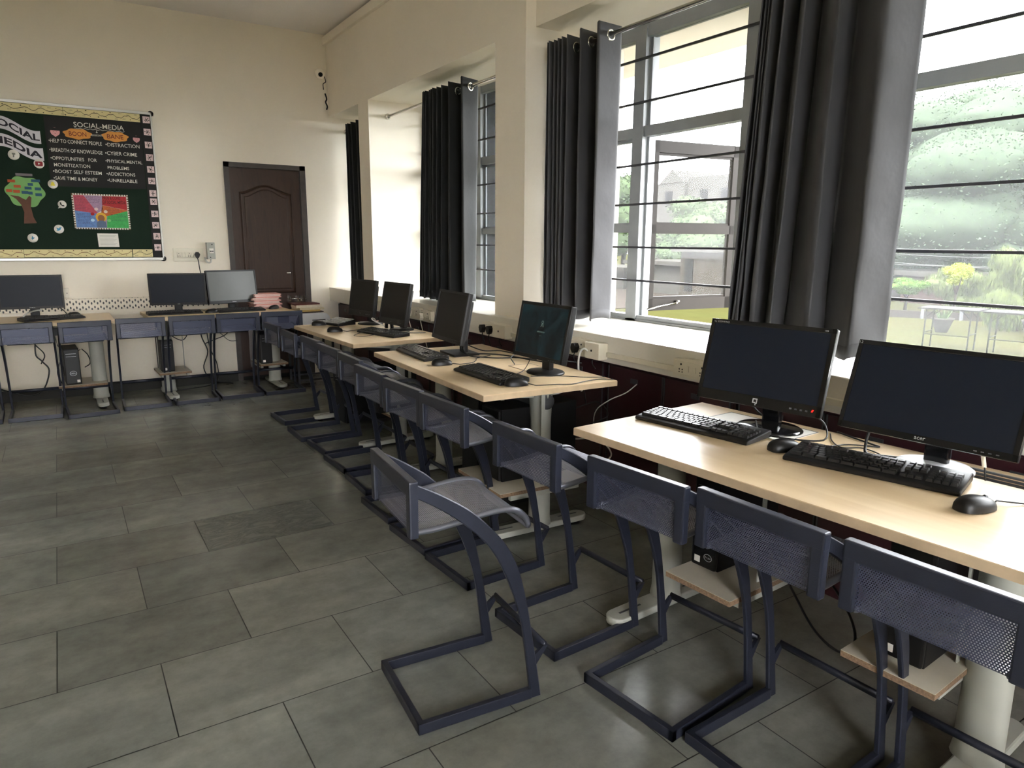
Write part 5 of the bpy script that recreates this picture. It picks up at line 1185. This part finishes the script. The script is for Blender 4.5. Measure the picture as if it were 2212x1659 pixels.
M_kerb = mat('weathered_concrete', (34, 31, 29), 0.85, spec=0.0, var=0.15)
def kerb():
    t = thing('retaining_kerb', 'low concrete retaining kerb with stub posts at the lawn edge', 'kerb', (15.2, 8.1, GZ), R(-62))
    MB().box((-1.2, 0, 0), (1.6, 0.12, 0.15)).build('wall', M_kerb, t)
    for x in (-1.1, -0.5, 0.3, 1.0): MB().box((x, -0.05, 0), (x+0.06, 0, 0.2)).build('post', M_bar, t)
kerb()
M_rust = mat('dull_brown_steel', (9, 8, 7), 0.6, spec=0.05)
def trestle(x, y, yaw, label, Ln=0.95):
    t = thing('folding_trestle_table', label, 'table', (x, y, GZ), yaw, 'folded steel trestle tables on the lawn'); H = 0.60
    MB().box((-Ln/2, -0.28, H), (Ln/2, 0.28, H+0.02)).build('tabletop', M_rust, t)
    for sx in (-1, 1):
        X_ = sx*(Ln/2-0.10)
        for sy in (-1, 1):
            MB().tube([(X_, sy*0.20, 0), (X_, sy*0.20, H)], 0.011, 8).build('leg', M_rust, t)
            MB().tube([(X_, sy*0.20, H-0.12), (X_-sx*0.12, sy*0.20, H)], 0.008, 6).build('brace', M_rust, t)
        MB().tube([(X_, -0.20, 0.25), (X_, 0.20, 0.25)], 0.009, 6).build('cross_rail', M_rust, t)
    MB().tube([(-Ln/2+0.10, -0.20, 0.23), (Ln/2-0.10, -0.20, 0.23)], 0.009, 6).build('long_rail', M_rust, t)
for i, (x, y, lb) in enumerate(((11.1, 5.22, 'steel trestle table on the lawn, left one by the curtain edge'), (11.25, 4.40, 'steel trestle table on the lawn, middle one'), (11.4, 3.58, 'steel trestle table on the lawn at the right picture edge'))): trestle(x, y, R(-78), lb, 0.78)
def foliage(name, label, cx, cy, z0, rx, ry, h, n, leaf, cols, cat='tree', trunk=True, seed=0, group=None, drop=0.0, lumps=16):
    rnd = random.Random(seed)
    t = thing(name, label, cat, (cx, cy, GZ), 0, group)
    balls = []
    for i in range(lumps):
        a, r_ = rnd.uniform(0, 6.28), rnd.random()**0.5*0.72; zz = rnd.uniform(0.12, 0.85)
        sc_ = (1-abs(zz-0.45)*0.9)
        balls.append((rx*r_*math.cos(a)*sc_, ry*r_*math.sin(a)*sc_, z0+h*zz, rnd.uniform(0.30, 0.5)))
    m = MB()
    for bx, by, bz, br in balls:
        R_ = (rx*br*0.85, ry*br*0.85, min(h*0.30, rx)*br*1.2)
        rows = []
        for i in range(15):
            p = math.pi*i/14; rows.append([(bx+R_[0]*math.sin(p)*math.cos(q)*rnd.uniform(0.86, 1.08), by+R_[1]*math.sin(p)*math.sin(q)*rnd.uniform(0.86, 1.08), bz+R_[2]*math.cos(p)*rnd.uniform(0.9, 1.08)) for q in [2*math.pi*j/22 for j in range(23)]])
        m.sheet(rows, True)
    for i in range(n):
        bx, by, bz, br = rnd.choice(balls); d = Vector((rnd.gauss(0, 1), rnd.gauss(0, 1), rnd.gauss(0, 1))).normalized(); q = rnd.uniform(0.8, 1.15)
        p = Vector((bx+d.x*rx*br*q, by+d.y*ry*br*q, bz+d.z*min(h*0.30, rx)*br*1.4*q-drop*rnd.random()))
        if p.z < 0.02: continue
        a = Vector((rnd.gauss(0, 1), rnd.gauss(0, 1), rnd.gauss(0, 0.6))).normalized()*leaf*rnd.uniform(0.6, 1.3); b = a.cross(Vector((rnd.gauss(0, 1), rnd.gauss(0, 1), rnd.gauss(0, 1)))).normalized()*leaf*0.45
        if drop: a = Vector((a.x*0.3, a.y*0.3, -abs(leaf)*1.4))
        m._put([p-a, p+b, p+a, p-b], [(0, 1, 2, 3)])
    m.build('crown', foliage_mat(cols), t, recalc=False)
    if trunk:
        q = MB(); q.tube([(0, 0, 0), (rnd.uniform(-.1, .1)*rx, 0, z0*0.6+0.02), (0, 0, z0+h*0.3)], [0.05*rx+0.02, 0.04*rx+0.015, 0.02*rx+0.01], 8)
        for i in range(3): a = i*2.1; q.tube([(0, 0, z0*0.7+0.02), (rx*0.4*math.cos(a), ry*0.4*math.sin(a), z0+h*0.45)], [0.03*rx+0.008, 0.01], 6)
        q.build('trunk', M_bark, t)
    return t
M_bark = mat('grey_bark', (30, 27, 24), 0.9, spec=0.0, var=0.2)
_fm = {}
def foliage_mat(cols):
    if cols in _fm: return _fm[cols]
    k = N('leaves_%s' % ['a', 'b', 'c', 'd', 'e', 'f', 'g'][len(_fm)]); v = k.coords('Object'); f = k.noise(v, 7.0, 8, 0.8)
    k.l(k.ramp(f, [(0.3, L(cols[0])), (0.7, L(cols[1]))]), k.b.inputs['Base Color']); k.b.inputs['Roughness'].default_value = 0.8; k.b.inputs['Specular IOR Level'].default_value = 0.0
    _fm[cols] = k.m; return k.m
GR = ((34, 52, 20), (60, 78, 34))
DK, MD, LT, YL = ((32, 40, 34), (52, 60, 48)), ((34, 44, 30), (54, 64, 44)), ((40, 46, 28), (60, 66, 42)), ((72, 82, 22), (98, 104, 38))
foliage('broadleaf_tree', 'huge dark broadleaf tree filling the right window', 22.5, 9.6, 0.5, 4.2, 4.3, 5.4, 100000, 0.042, DK, seed=1, lumps=70)
foliage('clipped_shrub', 'clipped green hedge shrub left in the right window', 16.6, 8.85, 0.42, 0.42, 0.5, 0.36, 3600, 0.028, GR, 'shrub', seed=3, lumps=14)
foliage('yellow_shrub', 'bright yellow-green shrub rising behind the trestle tables', 16.0, 7.5, 0.66, 0.28, 0.30, 0.50, 2600, 0.034, YL, 'shrub', seed=4, lumps=10)
foliage('feathery_shrub', 'feathery green shrub around the yellow one', 17.0, 7.9, 0.2, 0.45, 0.75, 0.85, 4000, 0.05, LT, 'shrub', seed=5, drop=0.1, lumps=14)
foliage('weeping_tree', 'olive weeping tree at the right picture edge', 14.6, 5.75, 0.05, 0.55, 0.60, 1.55, 9000, 0.045, LT, 'tree', seed=6, drop=0.2, lumps=18)
foliage('low_bush', 'small yellowish bush by the kerb left of the hedge stem', 16.1, 9.1, 0.0, 0.2, 0.2, 0.28, 700, 0.03, LT, 'bush', trunk=False, seed=7, lumps=6)
foliage('broadleaf_tree', 'hazy round tree left of the hillside house through the open casement', 25, 28.2, 0.9, 2.0, 2.2, 4.2, 6000, 0.12, MD, seed=8, lumps=20)
foliage('broadleaf_tree', 'hazy broad tree below the hillside house', 25, 22.4, 0.2, 2.6, 2.9, 3.5, 12000, 0.11, MD, seed=9, lumps=30)
foliage('broadleaf_tree', 'hazy tree seen through the narrow left pane', 24, 33.5, 0.3, 2.0, 2.4, 4.4, 6000, 0.13, MD, seed=12, lumps=20)
foliage('palm_fringe', 'drooping pale fronds seen through the middle recess window', 14.0, 26.5, 1.3, 1.8, 2.0, 4.2, 1800, 0.22, LT, 'tree', seed=13, drop=0.6, lumps=12)
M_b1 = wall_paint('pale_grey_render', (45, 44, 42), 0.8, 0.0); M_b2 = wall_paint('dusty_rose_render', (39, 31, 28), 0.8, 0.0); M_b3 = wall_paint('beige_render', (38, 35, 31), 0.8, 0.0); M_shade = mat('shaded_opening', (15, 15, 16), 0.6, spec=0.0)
def house():
    t = thing('hillside_house', 'pale grey hillside house with small gable above the trees', 'building', (34, 31.6, GZ), R(-90))
    MB().box((-2.2, -1.5, 0), (0.2, 2, 5.2)).box((0.2, -1.2, 0), (4.5, 2.5, 5.45)).build('wall', M_b1, t)
    MB().prism([(-1.9, 5.2), (-0.9, 6.0), (0.1, 5.2)], 'y', -1.55, 2).build('gable', M_b1, t)
    for x in (-1.4, 1.2, 2.8): MB().box((x, -1.53 if x < 0 else -1.23, 3.9), (x+0.6, -1.5 if x < 0 else -1.2, 4.7)).build('window', M_shade, t)
    MB().box((-4.8, -1.2, 0), (-2.2, 1.5, 4.0)).build('wing', M_b1, t)
house()
def garden_wall(x, y, yaw, ln, h, m, label, op=()):
    t = thing('garden_building', label, 'building', (x, y, GZ), yaw)
    MB().box((0, 0, 0), (ln, 2.0, h), bev=0.01).build('wall', m, t); MB().box((-0.2, -0.2, h), (ln+0.2, 2.2, h+0.12)).build('flat_roof', M_b1, t)
    for a, b, c, d in op: MB().box((a, -0.03, b), (c, 0.0, d)).build('opening', M_shade, t)
garden_wall(19.2, 13.6, R(-90), 2.9, 0.72, M_b1, 'pale low outbuilding behind the clipped hedge', ((0.3, 0.1, 1.0, 0.6),))
garden_wall(19.2, 10.4, R(-90), 5.5, 0.74, M_b2, 'rose coloured low wall building behind the shrubs', ((1.9, 0.3, 2.5, 0.6), (3.4, 0.3, 4.0, 0.6)))
garden_wall(15.0, 14.5, R(-90), 1.6, 1.30, M_b3, 'beige block seen through the casement sash', ((0.2, 0.2, 0.5, 1.1),))
garden_wall(15.6, 17.2, R(-90), 2.3, 0.88, M_b1, 'long pale wall behind the casement frame')
garden_wall(15.8, 20.2, R(-90), 2.4, 0.62, M_b1, 'grey wall behind the narrow left pane', ((0.3, 0.1, 1.8, 0.5),))
garden_wall(10.4, 19.0, R(-60), 3.0, 2.2, M_b1, 'white building through the middle recess window', ((0.6, 0.9, 1.3, 1.6),))
t = thing('roadside_banner', 'pale blue banner with orange lettering through the middle recess window', 'banner', (7.4, 12.55, GZ), R(-28))
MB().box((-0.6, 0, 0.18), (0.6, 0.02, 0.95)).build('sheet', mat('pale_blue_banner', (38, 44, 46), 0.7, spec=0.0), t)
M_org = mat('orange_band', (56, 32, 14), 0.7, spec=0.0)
MB().box((-0.6, -0.004, 0.86), (0.6, 0, 0.95)).box((-0.6, -0.004, 0.18), (0.6, 0, 0.28)).build('band', M_org, t); lettering('letters', M_org, t, 'SCHOOL', (0.0, 0.38), 0.8, 0.13, lambda x, z: Vector((x, -0.005, z)), bold=0.02)
for x_, w_ in ((-0.6, 0.02), (0.58, 0.02)): MB().box((x_, 0.0, 0), (x_+w_, 0.02, 0.95)).build('post', M_bar, t)
def pot(x, y, s, label):
    t = thing('plant_pot', label, 'plant pot', (x, y, GZ), 0, 'white plant pots on the lawn')
    MB().lathe([(0.15*s, 0), (0.22*s, 0.2*s), (0.27*s, 0.36*s), (0.30*s, 0.38*s), (0.30*s, 0.42*s), (0.24*s, 0.42*s), (0.22*s, 0.36*s)], (0, 0, 0), 20).build('bowl', M_b1, t)
    m = MB(); rnd = random.Random(int(x*7))
    for i in range(40):
        a = rnd.uniform(0, 6.28); l = rnd.uniform(0.15, 0.4)*s; d = Vector((math.cos(a)*0.6, math.sin(a)*0.6, 1)).normalized(); p = Vector((math.cos(a)*0.1*s, math.sin(a)*0.1*s, 0.38*s)); w = Vector((-math.sin(a), math.cos(a), 0))*0.02
        m._put([p-w, p+w, p+d*l], [(0, 1, 2)])
    m.build('plant', foliage_mat(MD), t, recalc=False)
pot(13.2, 6.35, 0.62, 'white bowl-shaped plant pot left of the trestle tables'); pot(13.6, 5.05, 0.75, 'white bowl-shaped plant pot behind the trestle legs at the right')

M_wire = mat('pale_overhead_wire', (60, 60, 60), 0.6, spec=0.0)
t = thing('overhead_wires', 'pale overhead wires crossing in front of the big tree', 'wires', (17.6, 6.0, GZ))
for i, (za, zb) in enumerate(((1.55, 1.25), (1.35, 1.02), (1.62, 1.45), (1.2, 1.1))):
    MB().tube([(0, 7.0*(1-q/8)+0.0*q, za+(zb-za)*q/8-0.10*math.sin(math.pi*q/8)) for q in range(9)], 0.009, 6).build('wire', M_wire, t)
for y_ in (7.0, -0.02): MB().tube([(0, y_, 0), (0, y_, 1.7)], 0.035, 8).build('pole', M_wire, t)
